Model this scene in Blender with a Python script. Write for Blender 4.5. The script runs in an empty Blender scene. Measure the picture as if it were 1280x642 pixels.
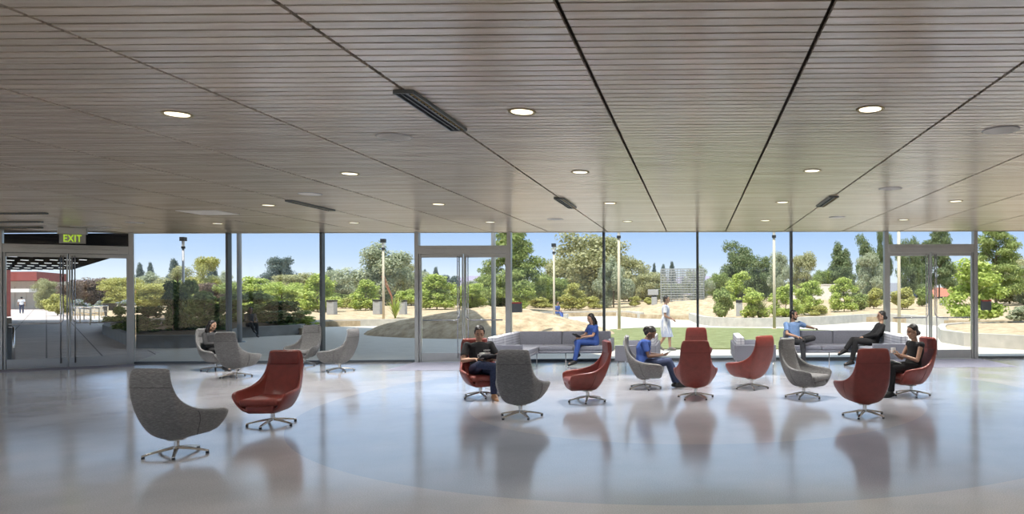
import bpy, bmesh, math, random
from mathutils import Vector, Matrix, Euler, Quaternion
random.seed(7)
PI = math.pi
scene = bpy.context.scene
COL = scene.collection
# ------------------------------------------------------------------ camera model (frame 1280x642)
F_PX, H = 880.0, 1.75
YAW, ROLL = 0.0105, 0.0045
CX, CY = 870.6 - F_PX*math.tan(YAW), 366.0
cF = Vector((-math.sin(YAW), math.cos(YAW), 0))
R0 = Vector((math.cos(YAW), math.sin(YAW), 0)); U0 = Vector((0, 0, 1))
cR = math.cos(ROLL)*R0 - math.sin(ROLL)*U0
cU = math.cos(ROLL)*U0 + math.sin(ROLL)*R0
CAM = Vector((0, 0, H))
CEIL = 3.35
def ray(px, py):
    return cF + cR*((px-CX)/F_PX) - cU*((py-CY)/F_PX)
def G(px, py, z=0.0):
    """point of the horizontal plane at height z seen at this pixel"""
    r = ray(px, py); t = (z-H)/r.z
    return CAM + r*t
def A(px, y, z=0.0):
    """point at world depth y on the vertical line seen at pixel column px"""
    r = ray(px, 366); t = y/r.y
    p = CAM + r*t
    return Vector((p.x, y, z))
def Zat(px, py, y):
    """height of what is seen at this pixel if it stands at depth y"""
    r = ray(px, py); return (CAM + r*(y/r.y)).z

cam_d = bpy.data.cameras.new('camera'); cam = bpy.data.objects.new('camera', cam_d); COL.objects.link(cam)
cam_d.sensor_width = 36; cam_d.sensor_fit = 'HORIZONTAL'; cam_d.lens = F_PX/1280*36
cam_d.shift_x = (640-CX)/1280; cam_d.shift_y = (CY-321)/1280
cam_d.clip_start = 0.05; cam_d.clip_end = 5000
cam.matrix_world = Matrix.Translation(CAM) @ Matrix((cR, cU, -cF)).transposed().to_4x4()
scene.camera = cam

# ------------------------------------------------------------------ materials
MATS = {}
def new_mat(name):
    m = bpy.data.materials.new(name); m.use_nodes = True
    nt = m.node_tree; b = nt.nodes['Principled BSDF']
    MATS[name] = m
    return m, nt, b
def N(nt, t, **kw):
    n = nt.nodes.new(t)
    for k, v in kw.items():
        if k.startswith('i_'): n.inputs[k[2:].replace('_', ' ')].default_value = v
        else: setattr(n, k, v)
    return n
def coords(nt, space='Object', scale=(1, 1, 1), rot=(0, 0, 0)):
    tc = N(nt, 'ShaderNodeTexCoord'); mp = N(nt, 'ShaderNodeMapping')
    mp.inputs['Scale'].default_value = scale; mp.inputs['Rotation'].default_value = rot
    nt.links.new(tc.outputs[space], mp.inputs[0])
    return mp.outputs[0]
def ramp(nt, fac, stops):
    r = N(nt, 'ShaderNodeValToRGB'); e = r.color_ramp.elements
    while len(e) < len(stops): e.new(0.5)
    for i, (p, c) in enumerate(stops):
        e[i].position = p; e[i].color = (*c, 1)
    nt.links.new(fac, r.inputs[0]); return r.outputs[0]
def simple(name, col, rough=0.6, metal=0.0, noise=0.0, nscale=8, bump=0.0, bscale=60, spec=0.5, scale=(1, 1, 1), coat=0, sheen=0):
    m, nt, b = new_mat(name)
    b.inputs['Roughness'].default_value = rough; b.inputs['Metallic'].default_value = metal
    b.inputs['Specular IOR Level'].default_value = spec
    b.inputs['Coat Weight'].default_value = coat
    b.inputs['Coat Roughness'].default_value = 0.15
    b.inputs['Sheen Weight'].default_value = sheen
    if noise or bump: v = coords(nt, 'Object', scale)
    if noise:
        n = N(nt, 'ShaderNodeTexNoise'); n.inputs['Scale'].default_value = nscale; n.inputs['Detail'].default_value = 4
        nt.links.new(v, n.inputs['Vector'])
        lo = tuple(max(0, c*(1-noise)) for c in col); hi = tuple(min(1, c*(1+noise)) for c in col)
        nt.links.new(ramp(nt, n.outputs[0], [(0.3, lo), (0.7, hi)]), b.inputs['Base Color'])
    else: b.inputs['Base Color'].default_value = (*col, 1)
    if bump:
        n2 = N(nt, 'ShaderNodeTexNoise'); n2.inputs['Scale'].default_value = bscale; nt.links.new(v, n2.inputs['Vector'])
        bp = N(nt, 'ShaderNodeBump'); bp.inputs['Strength'].default_value = bump; bp.inputs['Distance'].default_value = 0.01
        nt.links.new(n2.outputs[0], bp.inputs['Height']); nt.links.new(bp.outputs[0], b.inputs['Normal'])
    return m
def emit(name, col, s):
    m, nt, b = new_mat(name)
    b.inputs['Base Color'].default_value = (*col, 1); b.inputs['Emission Color'].default_value = (*col, 1)
    b.inputs['Emission Strength'].default_value = s
    return m

def heather(name, c1, c2, c3):
    m, nt, b = new_mat(name); b.inputs['Roughness'].default_value = 0.95; b.inputs['Sheen Weight'].default_value = 0.3
    v = coords(nt, 'Object', (26, 26, 150))
    n = N(nt, 'ShaderNodeTexNoise'); n.inputs['Scale'].default_value = 1.0; n.inputs['Detail'].default_value = 5; n.inputs['Roughness'].default_value = 0.75
    nt.links.new(v, n.inputs['Vector'])
    nt.links.new(ramp(nt, n.outputs[0], [(0.3, c1), (0.5, c2), (0.7, c3)]), b.inputs['Base Color'])
    bp = N(nt, 'ShaderNodeBump'); bp.inputs['Strength'].default_value = 0.3; bp.inputs['Distance'].default_value = 0.004
    nt.links.new(n.outputs[0], bp.inputs['Height']); nt.links.new(bp.outputs[0], b.inputs['Normal'])
    return m
heather('grey_fabric', (0.085, 0.083, 0.081), (0.165, 0.163, 0.160), (0.30, 0.295, 0.29))
simple('red_leather', (0.205, 0.034, 0.024), 0.42, noise=0.12, nscale=14, bump=0.25, bscale=220, coat=0.15)
simple('red_seam', (0.09, 0.012, 0.008), 0.7); simple('grey_seam', (0.06, 0.058, 0.056), 0.9)
simple('aluminium', (0.66, 0.63, 0.58), 0.24, 1.0, noise=0.05)
simple('chrome', (0.78, 0.78, 0.79), 0.16, 1.0)
simple('black_plastic', (0.015, 0.015, 0.016), 0.45)
simple('frame_metal', (0.40, 0.41, 0.41), 0.38, 0.7, noise=0.05, nscale=3)
simple('mullion_dark', (0.10, 0.115, 0.125), 0.42, 0.5)
simple('sofa_fabric', (0.19, 0.197, 0.235), 0.95, noise=0.25, nscale=120, bump=0.3, bscale=200, sheen=0.2)
simple('column_paint', (0.42, 0.43, 0.44), 0.45, 0.3)
simple('tan_pole', (0.60, 0.52, 0.38), 0.6)
simple('black_metal', (0.02, 0.022, 0.025), 0.5)
simple('mat_carpet', (0.26, 0.265, 0.33), 0.95, noise=0.15, nscale=60, bump=0.3, bscale=150)
simple('concrete_curb', (0.52, 0.49, 0.43), 0.9, noise=0.12, nscale=3, bump=0.2, bscale=30)
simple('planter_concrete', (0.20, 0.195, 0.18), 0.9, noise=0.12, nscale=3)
simple('bollard_grey', (0.38, 0.38, 0.38), 0.8, noise=0.08, nscale=5)
simple('bark', (0.16, 0.12, 0.08), 0.95, noise=0.3, nscale=14, bump=0.6, bscale=20)
simple('soffit_black', (0.012, 0.012, 0.014), 1.0, spec=0.0)
simple('cream_wall', (0.62, 0.58, 0.49), 0.85, noise=0.05, nscale=2)
simple('red_wall', (0.24, 0.05, 0.04), 0.8, noise=0.08, nscale=3)
simple('tile_red', (0.42, 0.17, 0.11), 0.9, noise=0.25, nscale=12)
simple('roof_grey', (0.22, 0.23, 0.26), 0.9, noise=0.15, nscale=8)
simple('white_wall', (0.75, 0.72, 0.66), 0.85, noise=0.04, nscale=3)
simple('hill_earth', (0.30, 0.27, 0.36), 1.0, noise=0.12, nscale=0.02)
simple('speaker_white', (0.62, 0.60, 0.56), 0.7)
simple('brass_edge', (0.30, 0.24, 0.12), 0.5, 0.5)
simple('roof_slab', (0.45, 0.44, 0.42), 0.9)
simple('wire', (0.40, 0.41, 0.40), 0.6, 0.4)
simple('black_cloth', (0.014, 0.014, 0.015), 0.95, bump=0.2, bscale=60)
simple('print_white', (0.7, 0.7, 0.68), 0.8)
simple('denim', (0.022, 0.032, 0.075), 0.9, noise=0.3, nscale=40, bump=0.2, bscale=60)
simple('navy_cloth', (0.035, 0.05, 0.105), 0.9, noise=0.15, nscale=20, bump=0.2, bscale=50)
simple('scrubs_blue', (0.03, 0.075, 0.28), 0.85, noise=0.12, nscale=12, bump=0.2, bscale=40)
simple('scrubs_pale', (0.06, 0.12, 0.36), 0.85, noise=0.12, nscale=12, bump=0.2, bscale=40)
simple('light_blue_shirt', (0.20, 0.33, 0.58), 0.85, noise=0.1, nscale=14, bump=0.2, bscale=40)
simple('charcoal_cloth', (0.035, 0.036, 0.04), 0.9, noise=0.2, nscale=20, bump=0.2, bscale=50)
simple('grey_knit', (0.038, 0.038, 0.04), 0.95, noise=0.4, nscale=70, bump=0.3, bscale=90)
simple('white_shirt', (0.72, 0.72, 0.74), 0.85)
simple('skin_light', (0.50, 0.30, 0.21), 0.5, noise=0.05, nscale=20)
simple('skin_tan', (0.40, 0.235, 0.155), 0.5, noise=0.05, nscale=20)
simple('skin_brown', (0.20, 0.11, 0.07), 0.5, noise=0.05, nscale=20)
simple('hair_black', (0.010, 0.008, 0.007), 0.5, bump=0.5, bscale=70, scale=(1, 1, 0.2))
simple('shoe_black', (0.012, 0.012, 0.012), 0.5); simple('shoe_tan', (0.36, 0.19, 0.09), 0.6)
simple('shoe_grey', (0.16, 0.15, 0.14), 0.7); simple('sole_white', (0.6, 0.58, 0.52), 0.7)
simple('paper', (0.82, 0.81, 0.78), 0.8); simple('magazine_page', (0.35, 0.36, 0.38), 0.6, noise=0.5, nscale=30)
simple('ceramic_white', (0.82, 0.8, 0.76), 0.3); simple('eye_dark', (0.02, 0.015, 0.01), 0.3); simple('lip', (0.30, 0.11, 0.09), 0.5)
emit('lamp_lens', (1.0, 0.93, 0.74), 1.05)
emit('canopy_lens', (0.92, 0.96, 1.0), 0.7)
emit('exit_green', (0.42, 0.62, 0.05), 0.55)
emit('red_led', (0.35, 0.03, 0.03), 0.05)

# patterned sofa cloth: pale grey with a darker woven grid
m, nt, b = new_mat('grid_fabric'); b.inputs['Roughness'].default_value = 0.95
v = coords(nt, 'Object', (1, 1, 1))
sx = N(nt, 'ShaderNodeSeparateXYZ'); nt.links.new(v, sx.inputs[0])
add = N(nt, 'ShaderNodeMath', operation='ADD'); nt.links.new(sx.outputs[0], add.inputs[0]); nt.links.new(sx.outputs[1], add.inputs[1])
def tri(src, freq):
    mu = N(nt, 'ShaderNodeMath', operation='MULTIPLY'); mu.inputs[1].default_value = freq; nt.links.new(src, mu.inputs[0])
    fr = N(nt, 'ShaderNodeMath', operation='FRACT'); nt.links.new(mu.outputs[0], fr.inputs[0])
    lt = N(nt, 'ShaderNodeMath', operation='LESS_THAN'); lt.inputs[1].default_value = 0.28; nt.links.new(fr.outputs[0], lt.inputs[0])
    return lt.outputs[0]
a1 = tri(add.outputs[0], 12); a2 = tri(sx.outputs[2], 16)
mx = N(nt, 'ShaderNodeMath', operation='ADD'); nt.links.new(a1, mx.inputs[0]); nt.links.new(a2, mx.inputs[1])
hf = N(nt, 'ShaderNodeMath', operation='MULTIPLY'); hf.inputs[1].default_value = 0.5; nt.links.new(mx.outputs[0], hf.inputs[0])
nt.links.new(ramp(nt, hf.outputs[0], [(0.0, (0.62, 0.63, 0.67)), (0.5, (0.40, 0.41, 0.46)), (1.0, (0.26, 0.27, 0.31))]), b.inputs['Base Color'])

# hospital gown
m, nt, b = new_mat('gown_cloth'); b.inputs['Roughness'].default_value = 0.9
v = coords(nt, 'Object', (1, 1, 0.35)); n = N(nt, 'ShaderNodeTexNoise'); n.inputs['Scale'].default_value = 9; nt.links.new(v, n.inputs['Vector'])
nt.links.new(ramp(nt, n.outputs[0], [(0.42, (0.42, 0.47, 0.62)), (0.52, (0.74, 0.75, 0.78)), (0.7, (0.8, 0.8, 0.8))]), b.inputs['Base Color'])

# polished terrazzo floor: concentric tinted bands
m, nt, b = new_mat('terrazzo'); 
v = coords(nt, 'Object'); 
sub = N(nt, 'ShaderNodeVectorMath', operation='SUBTRACT'); sub.inputs[1].default_value = (0, 11.8, 0); nt.links.new(v, sub.inputs[0])
ln = N(nt, 'ShaderNodeVectorMath', operation='LENGTH'); nt.links.new(sub.outputs[0], ln.inputs[0])
dv = N(nt, 'ShaderNodeMath', operation='DIVIDE'); dv.inputs[1].default_value = 24.0; nt.links.new(ln.outputs['Value'], dv.inputs[0])
rr = N(nt, 'ShaderNodeValToRGB'); rr.color_ramp.interpolation = 'CONSTANT'; e = rr.color_ramp.elements
e[0].position = 0; e[0].color = (0.37, 0.37, 0.395, 1); e[1].position = 3.64/24; e[1].color = (0.305, 0.33, 0.385, 1)
k = e.new(6.0/24); k.color = (0.40, 0.395, 0.41, 1)
nt.links.new(dv.outputs[0], rr.inputs[0])
n = N(nt, 'ShaderNodeTexNoise'); n.inputs['Scale'].default_value = 90; n.inputs['Detail'].default_value = 6; nt.links.new(v, n.inputs['Vector'])
n3 = N(nt, 'ShaderNodeTexNoise'); n3.inputs['Scale'].default_value = 0.9; n3.inputs['Detail'].default_value = 5; nt.links.new(v, n3.inputs['Vector'])
s1 = ramp(nt, n.outputs[0], [(0.3, (0.78, 0.78, 0.78)), (0.7, (1.12, 1.12, 1.12))]); s2 = ramp(nt, n3.outputs[0], [(0.3, (0.85, 0.86, 0.88)), (0.7, (1.08, 1.07, 1.06))])
m1 = N(nt, 'ShaderNodeMix', data_type='RGBA', blend_type='MULTIPLY'); m1.inputs[0].default_value = 1; nt.links.new(rr.outputs[0], m1.inputs[6]); nt.links.new(s1, m1.inputs[7])
m2 = N(nt, 'ShaderNodeMix', data_type='RGBA', blend_type='MULTIPLY'); m2.inputs[0].default_value = 1; nt.links.new(m1.outputs[2], m2.inputs[6]); nt.links.new(s2, m2.inputs[7])
nt.links.new(m2.outputs[2], b.inputs['Base Color'])
rg = N(nt, 'ShaderNodeMapRange'); rg.inputs[3].default_value = 0.09; rg.inputs[4].default_value = 0.19; nt.links.new(n3.outputs[0], rg.inputs[0]); nt.links.new(rg.outputs[0], b.inputs['Roughness'])
b.inputs['IOR'].default_value = 2.1
bp = N(nt, 'ShaderNodeBump'); bp.inputs['Strength'].default_value = 0.05; bp.inputs['Distance'].default_value = 0.05
n4 = N(nt, 'ShaderNodeTexNoise'); n4.inputs['Scale'].default_value = 2.2; n4.inputs['Detail'].default_value = 2; nt.links.new(v, n4.inputs['Vector'])
nt.links.new(n4.outputs[0], bp.inputs['Height']); nt.links.new(bp.outputs[0], b.inputs['Normal'])

# varnished timber ceiling boards
m, nt, b = new_mat('ceiling_wood')
v = coords(nt, 'Object', (0.9, 14, 4)); n = N(nt, 'ShaderNodeTexNoise'); n.inputs['Scale'].default_value = 1.0; n.inputs['Detail'].default_value = 6; n.inputs['Roughness'].default_value = 0.65
nt.links.new(v, n.inputs['Vector'])
c1 = ramp(nt, n.outputs[0], [(0.3, (0.50, 0.425, 0.335)), (0.5, (0.61, 0.53, 0.43)), (0.72, (0.70, 0.62, 0.515))])
gi = N(nt, 'ShaderNodeNewGeometry'); c2 = ramp(nt, gi.outputs['Random Per Island'], [(0.0, (0.84, 0.83, 0.82)), (1.0, (1.06, 1.05, 1.04))])
m1 = N(nt, 'ShaderNodeMix', data_type='RGBA', blend_type='MULTIPLY'); m1.inputs[0].default_value = 1; nt.links.new(c1, m1.inputs[6]); nt.links.new(c2, m1.inputs[7])
nt.links.new(m1.outputs[2], b.inputs['Base Color']); b.inputs['Roughness'].default_value = 0.23; b.inputs['IOR'].default_value = 2.25
simple('ceiling_void', (0.05, 0.035, 0.02), 0.9)

# window glass: thin clear pane
m, nt, b = new_mat('pane_glass'); nt.nodes.remove(b); out = nt.nodes['Material Output']
tr = N(nt, 'ShaderNodeBsdfTransparent'); tr.inputs[0].default_value = (0.965, 0.975, 0.975, 1)
gl = N(nt, 'ShaderNodeBsdfGlossy'); gl.inputs['Roughness'].default_value = 0.02
fr = N(nt, 'ShaderNodeFresnel'); fr.inputs['IOR'].default_value = 1.3
mxs = N(nt, 'ShaderNodeMixShader'); nt.links.new(fr.outputs[0], mxs.inputs[0]); nt.links.new(tr.outputs[0], mxs.inputs[1]); nt.links.new(gl.outputs[0], mxs.inputs[2])
nt.links.new(mxs.outputs[0], out.inputs[0])

# ground materials
def ground(name, stops, scale, detail=8, bump=0.3, rough=0.95):
    m, nt, b = new_mat(name); b.inputs['Roughness'].default_value = rough; b.inputs['Specular IOR Level'].default_value = 0.15
    v = coords(nt, 'Object'); n = N(nt, 'ShaderNodeTexNoise'); n.inputs['Scale'].default_value = scale; n.inputs['Detail'].default_value = detail; n.inputs['Roughness'].default_value = 0.7
    nt.links.new(v, n.inputs['Vector']); nt.links.new(ramp(nt, n.outputs[0], stops), b.inputs['Base Color'])
    bp = N(nt, 'ShaderNodeBump'); bp.inputs['Strength'].default_value = bump; bp.inputs['Distance'].default_value = 0.05
    nt.links.new(n.outputs[0], bp.inputs['Height']); nt.links.new(bp.outputs[0], b.inputs['Normal'])
    return m, nt, b
ground('pavement', [(0.3, (0.52, 0.49, 0.44)), (0.7, (0.60, 0.57, 0.51))], 2.0, bump=0.05)
ground('mulch', [(0.3, (0.24, 0.175, 0.105)), (0.5, (0.46, 0.36, 0.235)), (0.7, (0.62, 0.51, 0.36))], 2.2, detail=12, bump=0.6)
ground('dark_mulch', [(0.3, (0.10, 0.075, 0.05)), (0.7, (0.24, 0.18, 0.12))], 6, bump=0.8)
ground('grass_turf', [(0.3, (0.15, 0.17, 0.07)), (0.55, (0.225, 0.25, 0.115)), (0.75, (0.32, 0.335, 0.18))], 1.8, detail=12, bump=0.6)
# paver path with joints, laid along the path's own direction
m, nt, b = ground('pavers', [(0.3, (0.46, 0.41, 0.39)), (0.7, (0.58, 0.52, 0.49))], 1.2, bump=0.1)
v = coords(nt, 'Object', (1, 1, 1), (0, 0, math.radians(-43.0)))
bk = N(nt, 'ShaderNodeTexBrick'); bk.offset = 0; bk.inputs['Scale'].default_value = 0.75; bk.inputs['Mortar Size'].default_value = 0.016
bk.inputs['Brick Width'].default_value = 0.9; bk.inputs['Row Height'].default_value = 0.42
bk.inputs['Color1'].default_value = (1, 1, 1, 1); bk.inputs['Color2'].default_value = (0.9, 0.9, 0.9, 1); bk.inputs['Mortar'].default_value = (0.35, 0.35, 0.35, 1)
nt.links.new(v, bk.inputs['Vector']); src = b.inputs['Base Color'].links[0].from_socket
m1 = N(nt, 'ShaderNodeMix', data_type='RGBA', blend_type='MULTIPLY'); m1.inputs[0].default_value = 1; nt.links.new(src, m1.inputs[6]); nt.links.new(bk.outputs[0], m1.inputs[7])
nt.links.new(m1.outputs[2], b.inputs['Base Color'])

def leafmat(name, dark, mid, light):
    m, nt, b = new_mat(name); out = nt.nodes['Material Output']
    b.inputs['Roughness'].default_value = 0.6; b.inputs['Specular IOR Level'].default_value = 0.25
    gi = N(nt, 'ShaderNodeNewGeometry'); c = ramp(nt, gi.outputs['Random Per Island'], [(0.0, dark), (0.5, mid), (1.0, light)])
    nt.links.new(c, b.inputs['Base Color'])
    tl = N(nt, 'ShaderNodeBsdfTranslucent'); nt.links.new(c, tl.inputs[0])
    ms = N(nt, 'ShaderNodeMixShader'); ms.inputs[0].default_value = 0.35
    nt.links.new(b.outputs[0], ms.inputs[1]); nt.links.new(tl.outputs[0], ms.inputs[2]); nt.links.new(ms.outputs[0], out.inputs[0])
leafmat('leaf_bright', (0.27, 0.36, 0.06), (0.42, 0.51, 0.12), (0.60, 0.66, 0.22))
leafmat('leaf_yellow', (0.30, 0.30, 0.07), (0.46, 0.46, 0.13), (0.60, 0.58, 0.24))
leafmat('leaf_mid', (0.16, 0.22, 0.06), (0.29, 0.36, 0.11), (0.42, 0.48, 0.18))
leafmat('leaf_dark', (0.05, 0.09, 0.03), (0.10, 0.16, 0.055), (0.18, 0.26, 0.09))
leafmat('leaf_olive', (0.27, 0.28, 0.12), (0.40, 0.40, 0.20), (0.55, 0.54, 0.32))
leafmat('leaf_grey', (0.28, 0.32, 0.19), (0.41, 0.45, 0.30), (0.56, 0.59, 0.43))
leafmat('leaf_pine', (0.10, 0.145, 0.06), (0.19, 0.25, 0.11), (0.31, 0.36, 0.18))
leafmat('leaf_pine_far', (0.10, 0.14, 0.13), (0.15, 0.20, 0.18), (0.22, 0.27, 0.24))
leafmat('leaf_purple', (0.10, 0.065, 0.05), (0.20, 0.14, 0.11), (0.32, 0.26, 0.18))
leafmat('flower_blue', (0.20, 0.27, 0.12), (0.28, 0.33, 0.20), (0.46, 0.47, 0.70))
leafmat('stalk_red', (0.35, 0.12, 0.06), (0.45, 0.18, 0.10), (0.5, 0.25, 0.15))

# ------------------------------------------------------------------ mesh helpers
def M(n): return MATS[n]
def obj(name, bm, mat, parent=None, smooth=False, bevel=0, loc=None, rot=None):
    me = bpy.data.meshes.new(name); bmesh.ops.recalc_face_normals(bm, faces=bm.faces[:]) if len(bm.faces) < 60000 else None
    bm.to_mesh(me); bm.free()
    o = bpy.data.objects.new(name, me); COL.objects.link(o)
    for mm in (mat if isinstance(mat, (list, tuple)) else [mat]): me.materials.append(M(mm))
    if smooth: me.polygons.foreach_set('use_smooth', [True]*len(me.polygons))
    if parent is not None: o.parent = parent
    if loc is not None: o.location = loc
    if rot is not None: o.rotation_euler = rot
    if bevel:
        bv = o.modifiers.new('bevel', 'BEVEL'); bv.width = bevel; bv.segments = 3; bv.limit_method = 'ANGLE'
    return o
def empty(name, loc=(0, 0, 0), rz=0.0):
    o = bpy.data.objects.new(name, None); o.empty_display_size = 0.1; COL.objects.link(o)
    o.location = loc; o.rotation_euler = (0, 0, rz); return o
def tag(o, label, cat, group=None, kind=None):
    o['label'] = label; o['category'] = cat
    if group: o['group'] = group
    if kind: o['kind'] = kind
    return o
def struct(o):
    o['kind'] = 'structure'; return o
def box(bm, c, s, rz=0.0, mi=0, mat=None):
    T = Matrix.Translation(Vector(c)) @ (mat if mat else Matrix.Rotation(rz, 4, 'Z')) @ Matrix.Diagonal((s[0], s[1], s[2], 1))
    r = bmesh.ops.create_cube(bm, size=1.0, matrix=T)
    if mi:
        for v_ in r['verts']:
            for f in v_.link_faces: f.material_index = mi
def seg_box(bm, a, b_, w, z0, z1):
    a = Vector((a[0], a[1])); b_ = Vector((b_[0], b_[1])); d = b_-a; c = (a+b_)/2
    box(bm, (c.x, c.y, (z0+z1)/2), (d.length, w, z1-z0), math.atan2(d.y, d.x))
def frame_of(d):
    d = d.normalized(); up = Vector((0, 0, 1)) if abs(d.z) < 0.95 else Vector((0, 1, 0))
    x = d.cross(up).normalized(); return x, x.cross(d).normalized()
def tube(bm, pts, r, n=10, cap=True):
    pts = [Vector(p) for p in pts]; rad = r if isinstance(r, (list, tuple)) else [r]*len(pts)
    rings = []; px_ = None
    for i, p in enumerate(pts):
        d = (pts[min(i+1, len(pts)-1)] - pts[max(i-1, 0)])
        if px_ is None: x, y = frame_of(d)
        else:
            dn = d.normalized(); x = (px_ - dn*px_.dot(dn)).normalized(); y = x.cross(dn)
        px_ = x
        rings.append([bm.verts.new(p + (x*math.cos(2*PI*k/n) + y*math.sin(2*PI*k/n))*rad[i]) for k in range(n)])
    for a, b_ in zip(rings, rings[1:]):
        for k in range(n): bm.faces.new((a[k], a[(k+1) % n], b_[(k+1) % n], b_[k]))
    if cap: bm.faces.new(rings[0][::-1]); bm.faces.new(rings[-1])
def disc_prism(bm, c, r, h, n=28, r2=None):
    c = Vector(c); tube(bm, [c, c+Vector((0, 0, h))], [r, r if r2 is None else r2], n)
def prism(bm, pts, z0, z1):
    lo = [bm.verts.new((p[0], p[1], z0)) for p in pts]; hi = [bm.verts.new((p[0], p[1], z1)) for p in pts]
    bm.faces.new(lo[::-1]); bm.faces.new(hi)
    for i in range(len(pts)):
        j = (i+1) % len(pts); bm.faces.new((lo[i], lo[j], hi[j], hi[i]))
def rbox(bm, c, s, r=0.03, seg=3, rz=0.0, mat=None):
    """rounded box"""
    T = Matrix.Translation(Vector(c)) @ (mat if mat else Matrix.Rotation(rz, 4, 'Z')) @ Matrix.Diagonal((s[0], s[1], s[2], 1))
    t = bmesh.new(); bmesh.ops.create_cube(t, size=1.0, matrix=Matrix.Diagonal((s[0], s[1], s[2], 1)))
    bmesh.ops.bevel(t, geom=t.edges[:]+t.verts[:], offset=min(r, min(s)*0.48), segments=seg, profile=0.5, affect='EDGES')
    T = Matrix.Translation(Vector(c)) @ (mat if mat else Matrix.Rotation(rz, 4, 'Z'))
    t.transform(T); me = bpy.data.meshes.new('tmp'); t.to_mesh(me); t.free(); bm.from_mesh(me); bpy.data.meshes.remove(me)
def copy_tree(root, loc=None, rz=None, scale=None):
    r = root.copy(); COL.objects.link(r)
    for ch in list(root.children):
        c = ch.copy(); COL.objects.link(c); c.parent = r
        for g in list(ch.children):
            d = g.copy(); COL.objects.link(d); d.parent = c
    if loc is not None: r.location = loc
    if rz is not None: r.rotation_euler = (0, 0, rz)
    if scale is not None: r.scale = scale
    return r
def poly_flat(name, pts, z, mat, thick=0.04):
    bm = bmesh.new(); prism(bm, pts, z-thick, z)
    bmesh.ops.triangulate(bm, faces=[f for f in bm.faces if len(f.verts) > 4])
    return struct(obj(name, bm, mat))

# ------------------------------------------------------------------ light and sky
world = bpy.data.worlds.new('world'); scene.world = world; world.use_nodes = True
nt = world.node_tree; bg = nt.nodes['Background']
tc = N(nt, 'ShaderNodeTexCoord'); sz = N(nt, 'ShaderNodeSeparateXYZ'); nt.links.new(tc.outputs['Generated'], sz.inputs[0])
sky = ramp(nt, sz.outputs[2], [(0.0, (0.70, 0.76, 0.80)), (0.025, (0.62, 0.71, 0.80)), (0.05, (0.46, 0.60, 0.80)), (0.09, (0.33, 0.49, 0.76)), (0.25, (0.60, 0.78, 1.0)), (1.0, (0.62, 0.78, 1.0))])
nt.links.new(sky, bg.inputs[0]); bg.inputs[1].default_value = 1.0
SUNV = Vector((0.20, 0.35, -1.0))
sd = bpy.data.lights.new('sun', 'SUN'); so = bpy.data.objects.new('sun', sd); COL.objects.link(so)
sd.energy = 4.6; sd.angle = math.radians(0.6); sd.color = (1.0, 0.94, 0.84)
so.rotation_euler = SUNV.to_track_quat('-Z', 'Y').to_euler(); so.location = (0, 0, 30)
scene.view_settings.view_transform = 'Standard'; scene.view_settings.look = 'None'; scene.view_settings.gamma = 1.0
scene.view_settings.use_curve_mapping = False; scene.view_settings.exposure = 0.47
scene.cycles.max_bounces = 10; scene.cycles.transparent_max_bounces = 12; scene.cycles.diffuse_bounces = 5; scene.cycles.glossy_bounces = 4
scene.cycles.caustics_reflective = False; scene.cycles.caustics_refractive = False
scene.cycles.sample_clamp_indirect = 6.0
# ------------------------------------------------------------------ the pavilion: floor, ceiling, glass wall
FA = G(168, 454.5); FB = G(1220, 447.6)
FL = G(1, 462.0)
fdir = (FB-FA).normalized(); fang = math.atan2(fdir.y, fdir.x); fn = Vector((-fdir.y, fdir.x, 0))
def facade(px):
    """where the line of the glass wall is met by this pixel column"""
    r = ray(px, 366); n = fn
    t = (FA-CAM).dot(n)/r.dot(n); p = CAM + r*t; p.z = 0; return p
ddir = (FA-FL).normalized(); dang = math.atan2(ddir.y, ddir.x)
FR = FA + fdir*31.0                       # far right end of the straight glass wall
FLL = FL - ddir*0.15
ROOM = [(-22, -7), (15.2, -7), (FR.x-0.5, FR.y), (FA.x, FA.y), (FLL.x, FLL.y), (-22, 10.5)]
inner = [(-22, -7), (16, -7), (16, 18.5), (FA.x, FA.y), (FLL.x, FLL.y), (-22, 10.5)]
ROOMP = [(-22, -7), (16, -7), (16, (FA+fdir*((16-FA.x)/fdir.x)).y), (FA.x, FA.y), (FLL.x, FLL.y), (-22, 10.5)]
bm = bmesh.new(); prism(bm, ROOMP, -0.15, 0.0); struct(obj('floor', bm, 'terrazzo'))

# ceiling: long boards with open joints, split in panels by seams running away from the window
bm = bmesh.new(); PITCH = 0.1175; GAPW = 0.021; PW = 1.526; SEAM = 0.030
def ceil_xmax(y): return 16.0
def edge_y(x):
    if x >= FA.x: return FA.y + (x-FA.x)*fdir.y/fdir.x + 0.06
    if x >= FLL.x: return FA.y + (x-FA.x)*ddir.y/ddir.x + 0.35
    return FLL.y + (x-FLL.x)*(FLL.y-10.5)/(FLL.x+22) + 0.35
k0 = -60
y0 = 3.8705
for k in range(-90, 125):
    ya = y0 + k*PITCH + GAPW/2; yb = ya + PITCH - GAPW
    for i in range(-15, 11):
        xa = -0.763 + i*PW + SEAM/2; xb = xa + PW - SEAM
        if ya > edge_y(xa) or ya > edge_y(xb): continue
        box(bm, ((xa+xb)/2, (ya+yb)/2, CEIL+0.012), (xb-xa, yb-ya, 0.024))
box(bm, (-3.5, 5.35, CEIL+0.07), (41, 26.0, 0.02), mi=1)
ceiling = struct(obj('ceiling', bm, ['ceiling_wood', 'ceiling_void']))
bm = bmesh.new()
RP = [(-23.5, -8), (17, -8), (17, edge_y(17)), (FA.x, edge_y(FA.x+0.01)), (FLL.x, edge_y(FLL.x+0.01)), (-23.5, 11.5)]
prism(bm, RP, CEIL+0.09, CEIL+0.75)
struct(obj('roof', bm, 'roof_slab'))
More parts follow.
